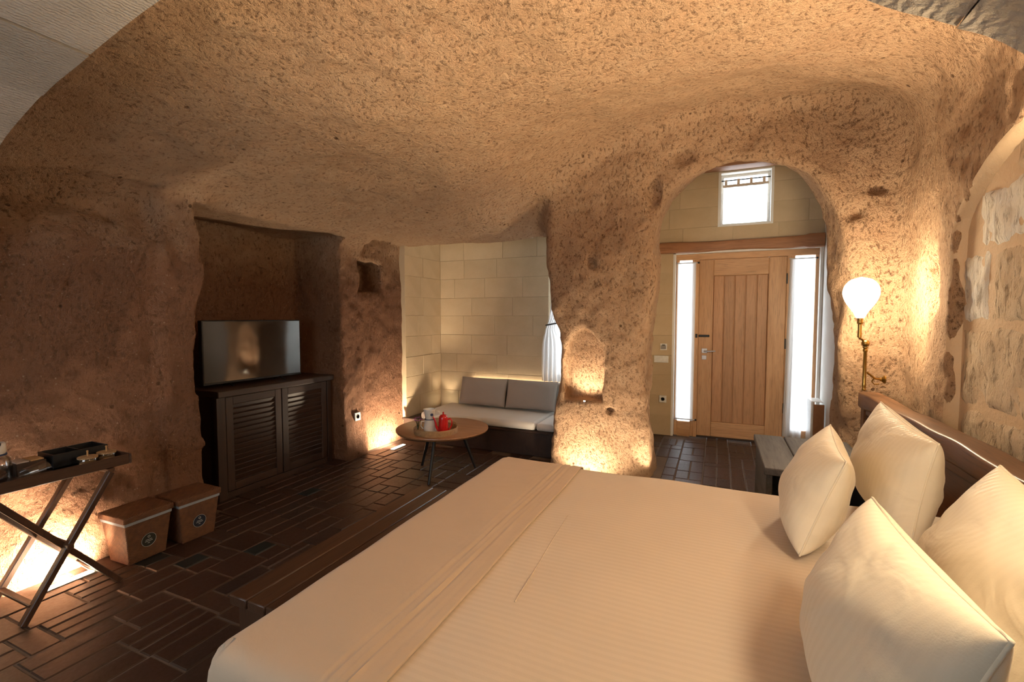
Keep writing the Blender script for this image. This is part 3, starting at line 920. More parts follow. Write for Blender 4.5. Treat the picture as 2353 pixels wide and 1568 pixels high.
# headboard
hb = tag(empty('headboard', (.95, 2.3, 0)), 'long dark wooden headboard rail running along the right wall', 'headboard')
def rail(u, v):
    y = .55 + u * 3.33; a = v * 2 * math.pi
    c, s_ = math.cos(a), math.sin(a); pw = .24
    ww = .060 + .002 * math.sin(y * 7) + .002 * math.sin(y * 17); hh = .050 + .004 * math.sin(y * 5 + 1)
    return (.955 + math.copysign(abs(c) ** pw, c) * ww, y, .835 + math.copysign(abs(s_) ** pw, s_) * hh + .003 * math.sin(y * 11))
rb = MB(); rb.grid(rail, 90, 33); rb.f.append(tuple(j * 90 for j in range(32))); rb.f.append(tuple(j * 90 + 89 for j in range(32)))
to_parent(rb.build('top_rail', 'head_wood', smooth=50), hb)
to_parent(MB().box((.935, .60, .2), (.985, 3.84, .80), None, .004).build('panel', 'head_panel'), hb)
to_parent(MB().box((.915, .60, .745), (.937, 3.84, .79), None, .004).build('moulding', 'head_wood'), hb)
for yy in (.62, 2.75, 3.78): to_parent(MB().box((.905, yy, 0), (.985, yy + .08, .80), None, .006).build('post', 'head_panel'), hb)

# pillows
def pillow(name, w, h, t, loc, axes, label, seed, ear=.075, fold=None):
    """axes: columns (width dir, height dir, thickness dir)"""
    rg = random.Random(seed); ph = [rg.uniform(0, 6.28) for _ in range(8)]
    b = MB(); n = 41
    def side(sgn):
        def fn(u, v):
            a, c = 2 * u - 1, 2 * v - 1
            # cluster samples to the rim
            a = math.sin(a * math.pi / 2); c = math.sin(c * math.pi / 2)
            px_ = a * (1 - ear * (1 - c * c)) * (1 - .012 * (a * c) ** 4); py_ = c * (1 - ear * (1 - a * a)) * (1 - .012 * (a * c) ** 4)
            th = ((1 - a * a) ** .42) * ((1 - c * c) ** .42)
            th *= 1 + .18 * (-c)          # fuller towards the bottom
            z = sgn * th * t / 2
            z += .007 * math.sin(a * 4 + ph[0] + 2 * c) * math.sin(c * 4 + ph[1]) * th
            # soft creases running in from the seams
            r = math.atan2(c, a)
            z += sgn * .0035 * math.sin(r * 9 + ph[3] + 2 * math.sin(r * 2)) * math.exp(-((math.hypot(a, c) - .8) / .16) ** 2) * th
            z += sgn * .004 * math.sin(18 * (a * .5 + c * ph[4] / 6.28) + ph[5]) * max(0, abs(a * c)) * th
            return (px_ * w / 2, py_ * h / 2, z)
        return fn
    b.grid(side(1), n, n); b.grid(side(-1), n, n)
    o = b.build(name, 'pillow', smooth=75)
    bm = bmesh.new(); bm.from_mesh(o.data); bmesh.ops.remove_doubles(bm, verts=bm.verts[:], dist=.0015)
    bmesh.ops.recalc_face_normals(bm, faces=bm.faces[:]); bm.to_mesh(o.data); bm.free()
    A = Matrix([axes[0], axes[1], axes[2]]).transposed()
    o.matrix_world = Matrix.Translation(loc) @ A.to_4x4()
    tag(o, label, 'pillow', 'bed pillows')
    rim = []
    for k in range(4):
        for i in range(24):
            q = math.sin((2 * i / 24 - 1) * math.pi / 2)
            a, c = ((q, -1), (1, q), (-q, 1), (-1, -q))[k]
            sc = (1 - .012 * (a * c) ** 4)
            rim.append((a * (1 - ear * (1 - c * c)) * sc * w / 2, c * (1 - ear * (1 - a * a)) * sc * h / 2, 0))
    rim.append(rim[0])
    MB().tube(rim, .0035, 6).build('seam', 'pillow', o, 60)
    return o
def frame(lean, yawd, roll):
    """pillow standing on edge facing -X, leaning back (deg), turned about z, rolled in its own plane"""
    h = Vector((math.sin(math.radians(lean)), 0, math.cos(math.radians(lean))))
    wv = Vector((0, 1, 0)); t = wv.cross(h)
    rz = Matrix.Rotation(math.radians(yawd), 3, 'Z')
    wv, h, t = rz @ wv, rz @ h, rz @ t
    rr = math.radians(roll); w2 = wv * math.cos(rr) + h * math.sin(rr); h2 = -wv * math.sin(rr) + h * math.cos(rr)
    return (w2, h2, t)
pillow('pillow', .62, .40, .24, (.67, 2.35, .79), frame(8, 1, 4), 'cream pillow leaning on the headboard, farthest from the viewer', 11)
pillow('pillow', .53, .375, .22, (.36, 2.09, .758), frame(19, -5, 2), 'smaller upright cream pillow in front of the far pillow, its hem side facing us', 12)
pillow('pillow', .64, .41, .23, (.64, 1.45, .775), frame(25, -1, 4), 'cream pillow leaning on the headboard, cut by the right picture edge', 13)
pillow('pillow', .60, .385, .23, (.32, 1.15, .760), frame(18, 1, -1), 'large cream pillow nearest the viewer at the lower right', 14)

# foot bench
fb = tag(empty('foot_bench', (-1.42, 1.62, 0)), 'low dark brown wooden bench at the foot of the bed', 'bench')
for i in range(3):
    to_parent(MB().box((-1.52 + i * .088, 1.04, .41), (-1.436 + i * .088, 2.18, .445), None, .004).build('plank', 'walnut', smooth=40), fb)
for yy in (1.06, 2.10):
    for i in range(2): to_parent(MB().box((-1.50 + i * .125, yy, 0), (-1.378 + i * .125, yy + .05, .41), None, .003).build('end_board', 'walnut_z'), fb)
to_parent(MB().box((-1.50, 1.11, .30), (-1.47, 2.10, .41), None, .003).build('apron', 'walnut'), fb)

# weathered bedside bench beyond the bed
gb = tag(empty('bedside_chest', (.56, 3.56, 0)), 'weathered grey plank chest with an open front, beyond the far side of the bed', 'chest')
for i in range(3):
    to_parent(MB().box((.27 + i * .20, 3.12, .455), (.466 + i * .20, 4.0, .50), None, .006).build('top_plank', 'grey_wood', smooth=40), gb)
to_parent(MB().box((.285, 3.15, .0), (.32, 3.97, .455), None, .004).build('side_board', 'grey_wood'), gb)
to_parent(MB().box((.82, 3.15, .0), (.85, 3.97, .455), None, .004).build('side_board', 'grey_wood'), gb)
to_parent(MB().box((.32, 3.93, .03), (.82, 3.96, .455), None, .004).build('back_board', 'grey_wood'), gb)
to_parent(MB().box((.32, 3.15, .05), (.82, 3.93, .08), None, .004).build('shelf', 'grey_wood'), gb)

# ------------------------------------------------------------------ wall lamps
def wall_lamp(loc, label, glow='globe', rz=0.0, ext=0.0):
    r = empty('wall_lamp', loc, rz); tag(r, label, 'lamp', 'brass bedside wall lamps')
    # local: mount plate on +X wall side at (0.11, 0.06), tube at origin
    MB().lathe([(.001, 0), (.026, 0), (.026, .006), (.02, .012), (.012, .02), (.012, .03)], 20, Matrix.Translation((.115 + ext, .02, .03)) @ Matrix.Rotation(-R90, 4, 'Y')).build('wall_plate', 'brass', r, 40)
    MB().tube([(.10 + ext, .02, .03), (.06 + ext, .015, .035), (.03, .005, .06), (.012, 0, .075)], .0065, 10).build('bracket_arm', 'brass', r, 60)
    MB().tube([(.085 + ext, .02, .0), (.06 + ext, .02, -.004), (.045 + ext, .018, .012), (.055 + ext, .016, .035)], .004, 8).build('tap_lever', 'brass', r, 60)
    MB().lathe([(.001, -.045), (.010, -.045), (.013, -.038), (.010, -.03), (.012, -.02), (.012, .0), (.0105, .005), (.0105, .205), (.014, .21), (.014, .222), (.010, .228), (.016, .234), (.016, .240), (.001, .242)], 20).build('tube', 'brass', r, 40)
    MB().lathe([(.001, -.022), (.014, -.020), (.021, -.010), (.023, 0), (.021, .010), (.014, .020), (.001, .022)], 20, Matrix.Translation((0, 0, .262)) @ Matrix.Rotation(R90, 4, 'X')).build('knuckle', 'brass', r, 50)
    MB().tube([(0, 0, .262), (-.02, -.01, .285), (-.040, -.03, .298), (-.043, -.04, .31)], .007, 10).build('elbow', 'brass', r, 60)
    MB().lathe([(.001, .30), (.012, .30), (.012, .33), (.011, .335), (.011, .385), (.016, .39), (.018, .40), (.016, .405), (.016, .435), (.02, .44), (.001, .442)], 20, Matrix.Translation((-.043, -.04, 0))).build('lamp_holder', 'brass', r, 40)
    pr = [(.018, .425), (.028, .44), (.036, .46)]
    for i in range(15):
        t = i / 14
        z = .46 + t * .225
        pr.append((.036 + (.097 - .036) * math.sin(min(1, t / .58) * math.pi / 2) ** 1.05 if t < .58 else .097 * math.sqrt(max(0, 1 - ((t - .58) / .42) ** 2)), z))
    pr[-1] = (.002, pr[-1][1])
    MB().lathe(pr, 24, Matrix.Translation((-.043, -.04, 0))).build('glass_shade', glow, r, 60)
    return r
wall_lamp((.875, 3.68, .965), 'lit brass swivel lamp with a pear shaped glass globe beside the arch')
wall_lamp((.66, 1.0, .965), 'second lit brass lamp at the near end of the headboard, just out of view', 'globe_near', 0.0, .235)

# added spotlight, out of view on the headboard, to brighten wall and ceiling
hu = empty('added_ceiling_wash', (.95, 1.30, .889)); tag(hu, 'added warm spotlight out of view on the headboard, brightening the ceiling and right wall', 'light')
MB().lathe([(.001, 0), (.032, 0), (.032, .045), (.026, .05), (.001, .05)], 20).build('housing', 'brass', hu, 40)
MB().lathe([(.001, .0505), (.024, .0505), (.024, .053), (.001, .054)], 20).build('lens', 'lens', hu, 40)
l = bpy.data.lights.new('added_wash_beam', 'SPOT'); l.energy = ADDED_WASH_W; l.color = (1.0, .78, .50); l.spot_size = math.radians(96); l.spot_blend = .6; l.shadow_soft_size = .03
o = bpy.data.objects.new('added_wash_beam', l); C.objects.link(o); o.location = (.93, 1.30, .97)
o.rotation_euler = (Vector((.15, 1.75, 2.75)) - o.location).to_track_quat('-Z', 'Y').to_euler()

# ------------------------------------------------------------------ floor uplights
def uplight(loc, rz, aim, power, label, long=True, spot=70.0, size=.03):
    r = empty('floor_uplight', loc, rz); tag(r, label, 'light', 'recessed floor uplights')
    L = .10 if long else .03
    MB().box((-.03, -L - .01, -.008), (.03, L + .01, .004), None, .002).build('housing', 'steel', r)
    MB().box((-.018, -L, .0045), (.018, L, .0065), None, .001).build('lens', 'lens', r)
    l = bpy.data.lights.new('uplight_beam', 'SPOT'); l.energy = power; l.color = WARM2; l.spot_size = math.radians(spot); l.spot_blend = .55; l.shadow_soft_size = size
    o = bpy.data.objects.new('uplight_beam', l); C.objects.link(o)
    o.location = (loc[0], loc[1], loc[2] + .03)
    d = Vector(aim) - o.location; o.rotation_euler = d.to_track_quat('-Z', 'Y').to_euler()
    return r
uplight((-3.12, 1.27, 0), 0, (-3.34, 1.24, .20), UPLIGHT_W * 1.7, 'lit linear floor uplight under the folding tray stand', True, 160)
uplight((-3.11, 4.05, 0), 0, (-3.30, 4.05, .20), UPLIGHT_W * .9, 'lit floor uplight at the wall beside the coffee table', True, 155)
uplight((-1.05, 3.78, 0), R90, (-1.02, 4.06, .35), UPLIGHT_W * .42, 'floor uplight at the front foot of the rock pillar', False, 140)
uplight((-.40, 3.90, 0), 0, (-.50, 4.12, .50), UPLIGHT_W * .28, 'floor uplight in the arch beside the rock pillar', False, 90)
uplight((-3.12, 5.03, .262), 0, (-3.16, 5.15, 1.4), UPLIGHT_W * .06, 'small uplight in the corner behind the sofa mattress', False, 75)
tag(MB().box((-2.8, 5.136, .575), (-1.6, 5.152, .59), None, .001).build('light_strip', 'white_plastic'), 'slim light strip tucked behind the sofa backrest', 'light')
l = bpy.data.lights.new('sofa_strip', 'AREA'); l.shape = 'RECTANGLE'; l.size = 1.2; l.size_y = .015; l.energy = 1.2; l.color = WARM2
o = bpy.data.objects.new('sofa_strip', l); C.objects.link(o); o.location = (-2.2, 5.143, .60); o.rotation_euler = (math.pi, 0, 0)
# little lamp in the pillar niche
ns = empty('niche_spotlight', (-1.08, 4.09, .625)); tag(ns, 'tiny lit spotlight on the ledge of the pillar niche', 'light')
MB().lathe([(.001, 0), (.022, 0), (.022, .012), (.016, .014), (.001, .014)], 18).build('housing', 'steel', ns, 40)
MB().lathe([(.001, .0145), (.013, .0145), (.013, .018), (.001, .019)], 16).build('lens', 'lens', ns, 40)
l = bpy.data.lights.new('niche_beam', 'SPOT'); l.energy = 12; l.color = WARM2; l.spot_size = math.radians(120); l.spot_blend = .6; l.shadow_soft_size = .015
o = bpy.data.objects.new('niche_beam', l); C.objects.link(o); o.location = (-1.08, 4.10, .67)
o.rotation_euler = (Vector((-1.08, 4.30, .95)) - o.location).to_track_quat('-Z', 'Y').to_euler()

# ------------------------------------------------------------------ television and cabinet in the niche
cb = tag(empty('tv_cabinet', (-3.62, 2.85, 0)), 'dark wooden cabinet with two louvred doors under the television', 'cabinet')
cx0, cx1, cy0, cy1 = -3.82, -3.41, 2.28, 3.41
def P(b, name, mat, root, smooth=None): return to_parent(b.build(name, mat, smooth=smooth), root)
P(MB().box((cx0, cy0, .79), (cx1 + .03, cy1 + .02, .84), None, .005), 'cabinet_top', 'dark_wood', cb)
P(MB().box((cx0, cy0 + .03, .0), (cx1 - .03, cy1, .79), None, .003), 'body', 'dark_wood_z', cb)
P(MB().box((cx1 - .03, cy0, .0), (cx1 + .008, cy0 + .07, .79), None, .003), 'post', 'dark_wood_z', cb)
P(MB().box((cx1 - .03, cy1 - .05, .0), (cx1 + .008, cy1, .79), None, .003), 'post', 'dark_wood_z', cb)
P(MB().box((cx1 - .03, cy0 + .07, .0), (cx1, cy1 - .05, .05), None, .003), 'plinth', 'dark_wood', cb)
half = (cy0 + .07 + cy1 - .05) / 2
for (a, b_) in ((cy0 + .075, half - .004), (half + .004, cy1 - .055)):
    d = MB().box((cx1 - .025, a, .055), (cx1 - .014, b_, .785)).build('door', 'dark_wood_z'); to_parent(d, cb)
    def PD(b, nm, mt): return to_parent(b.build(nm, mt), d)
    for (p, q) in ((a, a + .06), (b_ - .06, b_)): 
        o = MB().box((cx1 - .016, p, .055), (cx1 + .004, q, .785), None, .003).build('stile', 'dark_wood_z', d)
    for (p, q) in ((.055, .115), (.725, .785)):
        MB().box((cx1 - .016, a + .06, p), (cx1 + .004, b_ - .06, q), None, .003).build('door_rail', 'dark_wood', d)
    for k in range(15):
        z = .125 + k * .040
        bm_ = MB(); bm_.box((-.006, a + .06, -.021), (.006, b_ - .06, .021), Matrix.Translation((cx1 - .010, 0, z + .02)) @ Matrix.Rotation(math.radians(16), 4, 'Y'), .002)
        bm_.build('slat', 'dark_wood', d)
for o in [c for c in C.objects if c.parent and c.parent.name.startswith('door') and c.parent.parent == cb]:
    o.matrix_parent_inverse = Matrix.Identity(4)
tv = tag(empty('television', (-3.60, 2.76, .84), 0), 'black flat screen television on the cabinet in the niche', 'television')
P(MB().box((-3.62, 2.315, .862), (-3.575, 3.195, 1.37), None, .006), 'tv_body', 'tv_frame', tv)
P(MB().box((-3.5755, 2.325, .882), (-3.572, 3.185, 1.36), None, .001), 'screen', 'tv_screen', tv)
for yy in (2.52, 2.98): P(MB().tube([(-3.66, yy, .849), (-3.59, yy, .868), (-3.52, yy, .849)], .007, 8), 'stand_foot', 'tv_frame', tv, 60)
tv.rotation_euler = (0, 0, math.radians(-3.4))
tag(MB().box((-3.52, 3.70, 1.645), (-3.40, 3.80, 1.80), None, .006).build('small_speaker', 'tv_frame'), 'small black box standing in the square wall niche', 'speaker')

# ------------------------------------------------------------------ baskets
def basket(loc, rz, label, ink, wt=.245, dt=.22, hh=.245, group='wicker bins'):
    r = empty('lidded_basket', loc, rz); tag(r, label, 'basket', group)
    wb, db = wt * .80, dt * .80
    # local: front faces +X, width along Y
    def taper(z0, z1, f0, f1, ex=0):
        b = MB(); vs = []
        for z, f in ((z0, f0), (z1, f1)):
            w_, d_ = (wb + (wt - wb) * f) / 2 + ex, (db + (dt - db) * f) / 2 + ex
            vs += [(-d_, -w_, z), (d_, -w_, z), (d_, w_, z), (-d_, w_, z)]
        b.add(vs, [(3, 2, 1, 0), (4, 5, 6, 7), (0, 1, 5, 4), (1, 2, 6, 5), (2, 3, 7, 6), (3, 0, 4, 7)])
        return b
    def bev(b, nm, mt, w_=.005):
        o = b.build(nm, mt, r, 40); m = o.modifiers.new('bevel', 'BEVEL'); m.width = w_; m.segments = 2; return o
    bev(taper(0, hh, 0, 1), 'body', 'wicker')
    part_label(bev(taper(hh - .012, hh + .006, .96, 1.0, .003), 'lining_band', 'ribbon', .002), 'grey blue lining edge')
    bev(taper(hh + .006, hh + .042, 1.0, 1.0, .010), 'lid', 'wicker')
    # oval badge on the tapered front
    sl = math.atan2((dt - db) / 2, hh)
    Lm = Matrix.Translation((db / 2 + (dt - db) / 2 * .46 + .002, 0, hh * .46)) @ Matrix.Rotation(sl, 4, 'Y') @ Matrix.Rotation(R90, 4, 'Y')
    bd = MB().lathe([(.001, 0), (.040, 0), (.040, .002), (.001, .002)], 36, Lm).build('badge', ink, r, 40)
    b = MB(); b.tube([(.0385 * math.cos(t * .1745), .0385 * math.sin(t * .1745), .0024) for t in range(37)], .0008, 6)
    b2 = MB().add(b.v, b.f, Lm); b2.build('badge_rim', 'label_ink', bd)
    b = MB(); b.tube([(-.020 + .006 * math.cos(t * .35), .006 * math.sin(t * .35), .0024) for t in range(19)], .0011, 6)
    MB().add(b.v, b.f, Lm).build('badge_emblem', 'label_ink', bd)
    for k, (xx, ln) in enumerate(((-.002, .034), (.007, .042), (.018, .012))):
        b = MB(); n_ = max(3, int(ln / .005))
        for i in range(n_):
            y = -ln / 2 + i * ln / n_
            b.box((xx - .0016, y, .0018), (xx + .0016, y + ln / n_ * .72, .0026))
        MB().add(b.v, b.f, Lm).build('badge_lettering', 'label_ink', bd)
    return r
basket((-3.085, 1.575, 0), .03, 'woven wicker bin with a dark olive oval badge, lit on its left side', 'label_dark')
basket((-3.07, 1.86, 0), -.02, 'woven wicker bin with a navy oval badge, next to the cabinet', 'label_blue')

# ------------------------------------------------------------------ folding tray stand
ts = tag(empty('tray_stand', (-3.03, 1.2, 0)), 'dark wooden folding tray stand with crossed legs by the left wall', 'stand')
xf, xk = -2.85, -3.17
for x in (xf, xk):
    P(MB().bar((x, .985, .0), (x, 1.345, .60), .026, .034, (1, 0, 0)), 'leg', 'walnut_z', ts)
    P(MB().bar((x + (.03 if x == xk else -.03), 1.38, .0), (x + (.03 if x == xk else -.03), .915, .60), .026, .034, (1, 0, 0)), 'leg', 'walnut_z', ts)
P(MB().bar((xf, 1.025, .075), (xk, 1.025, .075), .028, .016), 'crossbar', 'walnut', ts)
P(MB().bar((xf - .03, 1.315, .085), (xk + .03, 1.315, .085), .028, .016), 'crossbar', 'walnut', ts)
P(MB().bar((xf + .03, 1.16, .295), (xk - .01, 1.16, .295), .026, .026), 'pivot_rod', 'walnut', ts)
P(MB().bar((xf, 1.35, .606), (xk, 1.35, .606), .03, .02), 'top_bar', 'walnut', ts)
P(MB().bar((xf - .03, .905, .606), (xk + .03, .905, .606), .03, .02), 'top_bar', 'walnut', ts)
tr = tag(empty('serving_tray', (-3.03, 1.2, .62)), 'dark wooden serving tray resting on the folding stand', 'tray')
ty0, ty1, tx0, tx1 = .74, 1.43, -3.19, -2.86
P(MB().box((tx0, ty0, .62), (tx1, ty1, .632), None, .002), 'tray_bottom', 'dark_wood', tr)
P(MB().box((tx0 - .012, ty0, .62), (tx0, ty1, .672), None, .003), 'tray_side', 'walnut', tr)
P(MB().box((tx1, ty0, .62), (tx1 + .012, ty1, .672), None, .003), 'tray_side', 'walnut', tr)
P(MB().box((tx0 - .012, ty0 - .012, .62), (tx1 + .012, ty0, .672), None, .003), 'tray_end', 'walnut', tr)
P(MB().box((tx0 - .012, ty1, .62), (tx1 + .012, ty1 + .012, .672), None, .003), 'tray_end', 'walnut', tr)
TZ = .632
def jar(loc, label):
    r = empty('storage_jar', loc); tag(r, label, 'jar', 'jars on the tray')
    MB().lathe([(.001, 0), (.036, 0), (.040, .004), (.040, .046), (.037, .05), (.034, .05), (.036, .044), (.036, .006), (.001, .005)], 28, cap=False).build('glass_body', 'glass', r, 50)
    MB().lathe([(.001, .004), (.033, .005), (.033, .026), (.001, .028)], 24).build('contents', 'card', r, 50)
    MB().lathe([(.001, .046), (.041, .046), (.041, .054), (.001, .056)], 28).build('lid', 'rattan', r, 40)
    MB().lathe([(.001, .055), (.004, .055), (.0035, .075), (.005, .082), (.001, .086)], 12).build('knob', 'card', r, 40)
    return r
jar((-2.935, 1.29, TZ), 'low glass jar with a knobbed lid, nearer the middle of the tray')
jar((-2.955, 1.38, TZ), 'low glass jar with a knobbed lid, at the right end of the tray')
bx = tag(empty('tea_box', (-3.10, 1.25, TZ)), 'open black wooden box with compartments at the back of the tray', 'box')
P(MB().box((-3.175, 1.19, TZ), (-3.025, 1.42, TZ + .008)), 'box_bottom', 'tv_frame', bx)
for (lo, hi) in (((-3.175, 1.19), (-3.167, 1.42)), ((-3.033, 1.19), (-3.025, 1.42)), ((-3.167, 1.19), (-3.033, 1.198)), ((-3.167, 1.412), (-3.033, 1.42)), ((-3.167, 1.30), (-3.033, 1.306))):
    P(MB().box((lo[0], lo[1], TZ), (hi[0], hi[1], TZ + .075), None, .001), 'box_side', 'tv_frame', bx)
cbx = tag(empty('card_box', (-3.10, 1.12, TZ)), 'dark box topped with tan and pale cards, left of the black box', 'box')
P(MB().box((-3.16, 1.065, TZ), (-3.05, 1.175, TZ + .06), None, .002), 'body', 'dark_wood', cbx)
P(MB().box((-3.15, 1.07, TZ + .06), (-3.06, 1.115, TZ + .066), None, .001), 'card', 'card_pale', cbx)
P(MB().box((-3.15, 1.12, TZ + .06), (-3.06, 1.17, TZ + .066), None, .001), 'card', 'card', cbx)
cf = tag(empty('glass_carafe', (-3.07, 1.0, TZ)), 'glass carafe with a pale collar at the left picture edge', 'carafe')
MB().lathe([(.001, 0), (.05, 0), (.056, .008), (.058, .06), (.052, .10), (.036, .125), (.034, .15), (.040, .165), (.037, .165), (.031, .15), (.033, .124), (.049, .098), (.055, .06), (.052, .010), (.001, .006)], 32, cap=False).build('glass_body', 'glass', cf, 50)
MB().lathe([(.001, .128), (.037, .128), (.040, .134), (.040, .172), (.036, .178), (.001, .178)], 28).build('collar', 'enamel', cf, 40)
MB().lathe([(.038, .120), (.042, .120), (.042, .128), (.038, .128)], 28, cap=False).build('collar_band', 'blue_paint', cf, 40)
MB().tube([(.036, .0, .165), (.055, .0, .178), (.062, 0, .186)], [.008, .007, .005], 8).build('spout', 'steel', cf, 60)
for i, (x, y, lb_) in enumerate(((-2.92, 1.045, 'clear drinking glass lying on the tray, right of the other one'), (-2.91, .92, 'clear drinking glass lying on the tray by the left picture edge'))):
    g = MB().lathe([(.001, 0), (.030, 0), (.037, .09), (.0345, .09), (.028, .005), (.001, .005)], 24, cap=False).build('drinking_glass', 'glass', None, 50)
    g.location = (x, y, TZ + .034); g.rotation_euler = (math.radians(-86), 0, math.radians(20 + 30 * i))
    tag(g, lb_, 'glass', 'glasses on the tray')

# ------------------------------------------------------------------ coffee table and what stands on it
TX, TY, TT = -2.25, 3.57, .405
ct = tag(empty('coffee_table', (TX, TY, 0)), 'round wooden coffee table on three splayed black legs', 'table')
MB().lathe([(.001, TT - .032), (.385, TT - .032), (.405, TT - .022), (.412, TT - .010), (.410, TT - .002), (.404, TT), (.001, TT)], 72).build('table_top', 'table_wood', ct, 35)
for (x, y) in ((-2.174, 3.23), (-2.52, 3.636), (-2.03, 3.78)):
    d = Vector((x - TX, y - TY, 0)); 
    MB().tube([tuple(d * .55 + Vector((0, 0, TT - .03))), tuple(d)], [.017, .012], 14).build('leg', 'black_metal', ct, 60)
MB().lathe([(.001, TT - .044), (.20, TT - .044), (.20, TT - .032), (.001, TT - .032)], 32).build('mounting_plate', 'black_metal', ct, 35)
wt_ = tag(empty('rattan_tray', (-2.20, 3.385, TT)), 'round rattan tray with a low rim on the coffee table', 'tray')
MB().lathe([(.001, 0), (.178, 0), (.178, .006), (.001, .006)], 48).build('tray_bottom', 'rattan', wt_, 40)
MB().lathe([(.178, 0), (.185, 0), (.188, .045), (.182, .05), (.176, .045), (.175, .006)], 48, cap=False).build('tray_rim', 'rattan', wt_, 60)
for s_ in (-1, 1): MB().tube([(.186 * math.cos(s_ * .35 + .5 + i * .08), .186 * math.sin(s_ * .35 + .5 + i * .08), .045 + .02 * math.sin(i / 6 * math.pi)) for i in range(7)], .004, 8).build('tray_handle', 'rattan', wt_, 60)
tz = TT + .0065
rp = tag(empty('coffee_pot', (-2.10, 3.345, tz)), 'glossy red enamel coffee pot on the rattan tray', 'pot')
MB().lathe([(.001, 0), (.048, 0), (.050, .004), (.047, .06), (.042, .105), (.040, .112), (.001, .114)], 32).build('pot_body', 'red_enamel', rp, 40)
lid = MB().lathe([(.001, .110), (.042, .110), (.041, .116), (.030, .128), (.008, .133), (.001, .134)], 28).build('lid', 'red_enamel', rp, 40)
MB().lathe([(.001, .132), (.006, .132), (.009, .140), (.007, .148), (.001, .150)], 14).build('knob', 'red_enamel', lid, 50)
rp.scale = (.88, .88, 1.25)
ca, sa = math.cos(math.radians(23.7)), math.sin(math.radians(23.7))
MB().tube([(-.044 * ca, -.044 * sa, .025), (-.068 * ca, -.068 * sa, .05), (-.078 * ca, -.078 * sa, .085), (-.095 * ca, -.095 * sa, .115)], [.014, .011, .008, .006], 12).build('spout', 'red_enamel', rp, 60)
MB().tube([(r_ * ca, r_ * sa, z_) for r_, z_ in ((.040, .098), (.065, .104), (.082, .090), (.080, .060), (.062, .035), (.045, .025))], .006, 10).build('handle', 'red_enamel', rp, 60)
def mug(loc, label, h, r0, r1, rim, group, rot=0):
    e = empty('mug', loc, rot); tag(e, label, 'mug', group); e.scale = (1.1, 1.1, 1.1)
    MB().lathe([(.001, 0), (r0, 0), (r0 * 1.03, .004), (r1, h), (r1 - .004, h), (r0 - .004, .008), (.001, .006)], 28, cap=False).build('cup_body', 'enamel', e, 50)
    MB().lathe([(r1 - .0045, h - .004), (r1 + .0015, h - .004), (r1 + .0015, h + .001), (r1 - .0045, h + .001)], 28, cap=False).build('rim', rim, e, 60)
    MB().tube([(r1 * .95, 0, h * .82), (r1 + .026, 0, h * .80), (r1 + .030, 0, h * .45), (r0 + .004, 0, h * .25)], .0045, 8).build('handle', 'enamel', e, 60)
    b = MB(); b.lathe([(.001, 0), (.012, 0), (.012, .0015), (.001, .0015)], 8, Matrix.Rotation(-1.0, 4, 'Z') @ Matrix.Translation((r0 + (r1 - r0) * .5 + .0005, 0, h * .5)) @ Matrix.Rotation(R90, 4, 'Y'))
    b.build('printed_motif', 'blue_paint', e)
    return e
mug((-2.235, 3.345, tz), 'cream enamel mug with a dark motif standing in the tray', .105, .048, .040, 'blue_paint', 'enamel mugs on the tray', 3.5)
mug((-2.235, 3.345, tz + .1165), 'wide white mug stacked on top of the other mug', .075, .032, .048, 'white_plastic', 'enamel mugs on the tray', .4)
fv = tag(empty('flower_vase', (-2.325, 3.30, tz)), 'small dark glass vase with purple flowers in the tray', 'vase')
MB().lathe([(.001, 0), (.020, 0), (.022, .02), (.014, .05), (.012, .07), (.015, .075), (.001, .075)], 20).build('vase_body', 'glass', fv, 50)
for k in range(7):
    a = k * .9; tx_, ty_, zz = .028 * math.cos(a), .028 * math.sin(a), .105 + .02 * random.random()
    MB().tube([(0, 0, .02), (tx_ * .4, ty_ * .4, .08), (tx_, ty_, zz)], .0016, 6).build('stem', 'leaf', fv)
    b = MB(); 
    for j in range(6): 
        aa = j * math.pi / 3
        b.lathe([(.0005, -.003), (.006, 0), (.0005, .004)], 6, Matrix.Translation((tx_ + .008 * math.cos(aa), ty_ + .008 * math.sin(aa), zz)))
    b.build('blossom', 'flower', fv, 60)

# ------------------------------------------------------------------ sofa in the alcove
SY0, SY1, SX0, SX1, SZ = 4.30, 5.14, -3.25, -1.44, .345
sf = tag(empty('sofa', (-2.2, 4.7, 0)), 'low built-in sofa with a pale mattress on a dark wooden plinth', 'sofa')
P(MB().box((SX0, SY0 + .03, .0), (SX1, SY1, .24), None, .004), 'plinth', 'dark_wood', sf)
P(MB().box((SX0, SY0, .235), (SX1, SY0 + .05, .26), None, .004), 'plinth_edge', 'dark_wood', sf)
def padmesh(x0, x1, y0, y1, z0, z1, r=.035):
    return MB().box((x0, y0, z0), (x1, y1, z1), None, r)
P(padmesh(-3.00, -1.645, SY0 + .005, 4.96, .26, SZ), 'seat_mattress', 'sofa_pad', sf, 60)
P(padmesh(-1.635, -1.44, SY0 + .005, 4.96, .26, SZ - .006), 'seat_mattress', 'sofa_pad', sf, 60)
P(padmesh(-2.86, -1.30, 4.97, 5.13, .26, .645, .03), 'back_bolster', 'taupe_back', sf, 60)
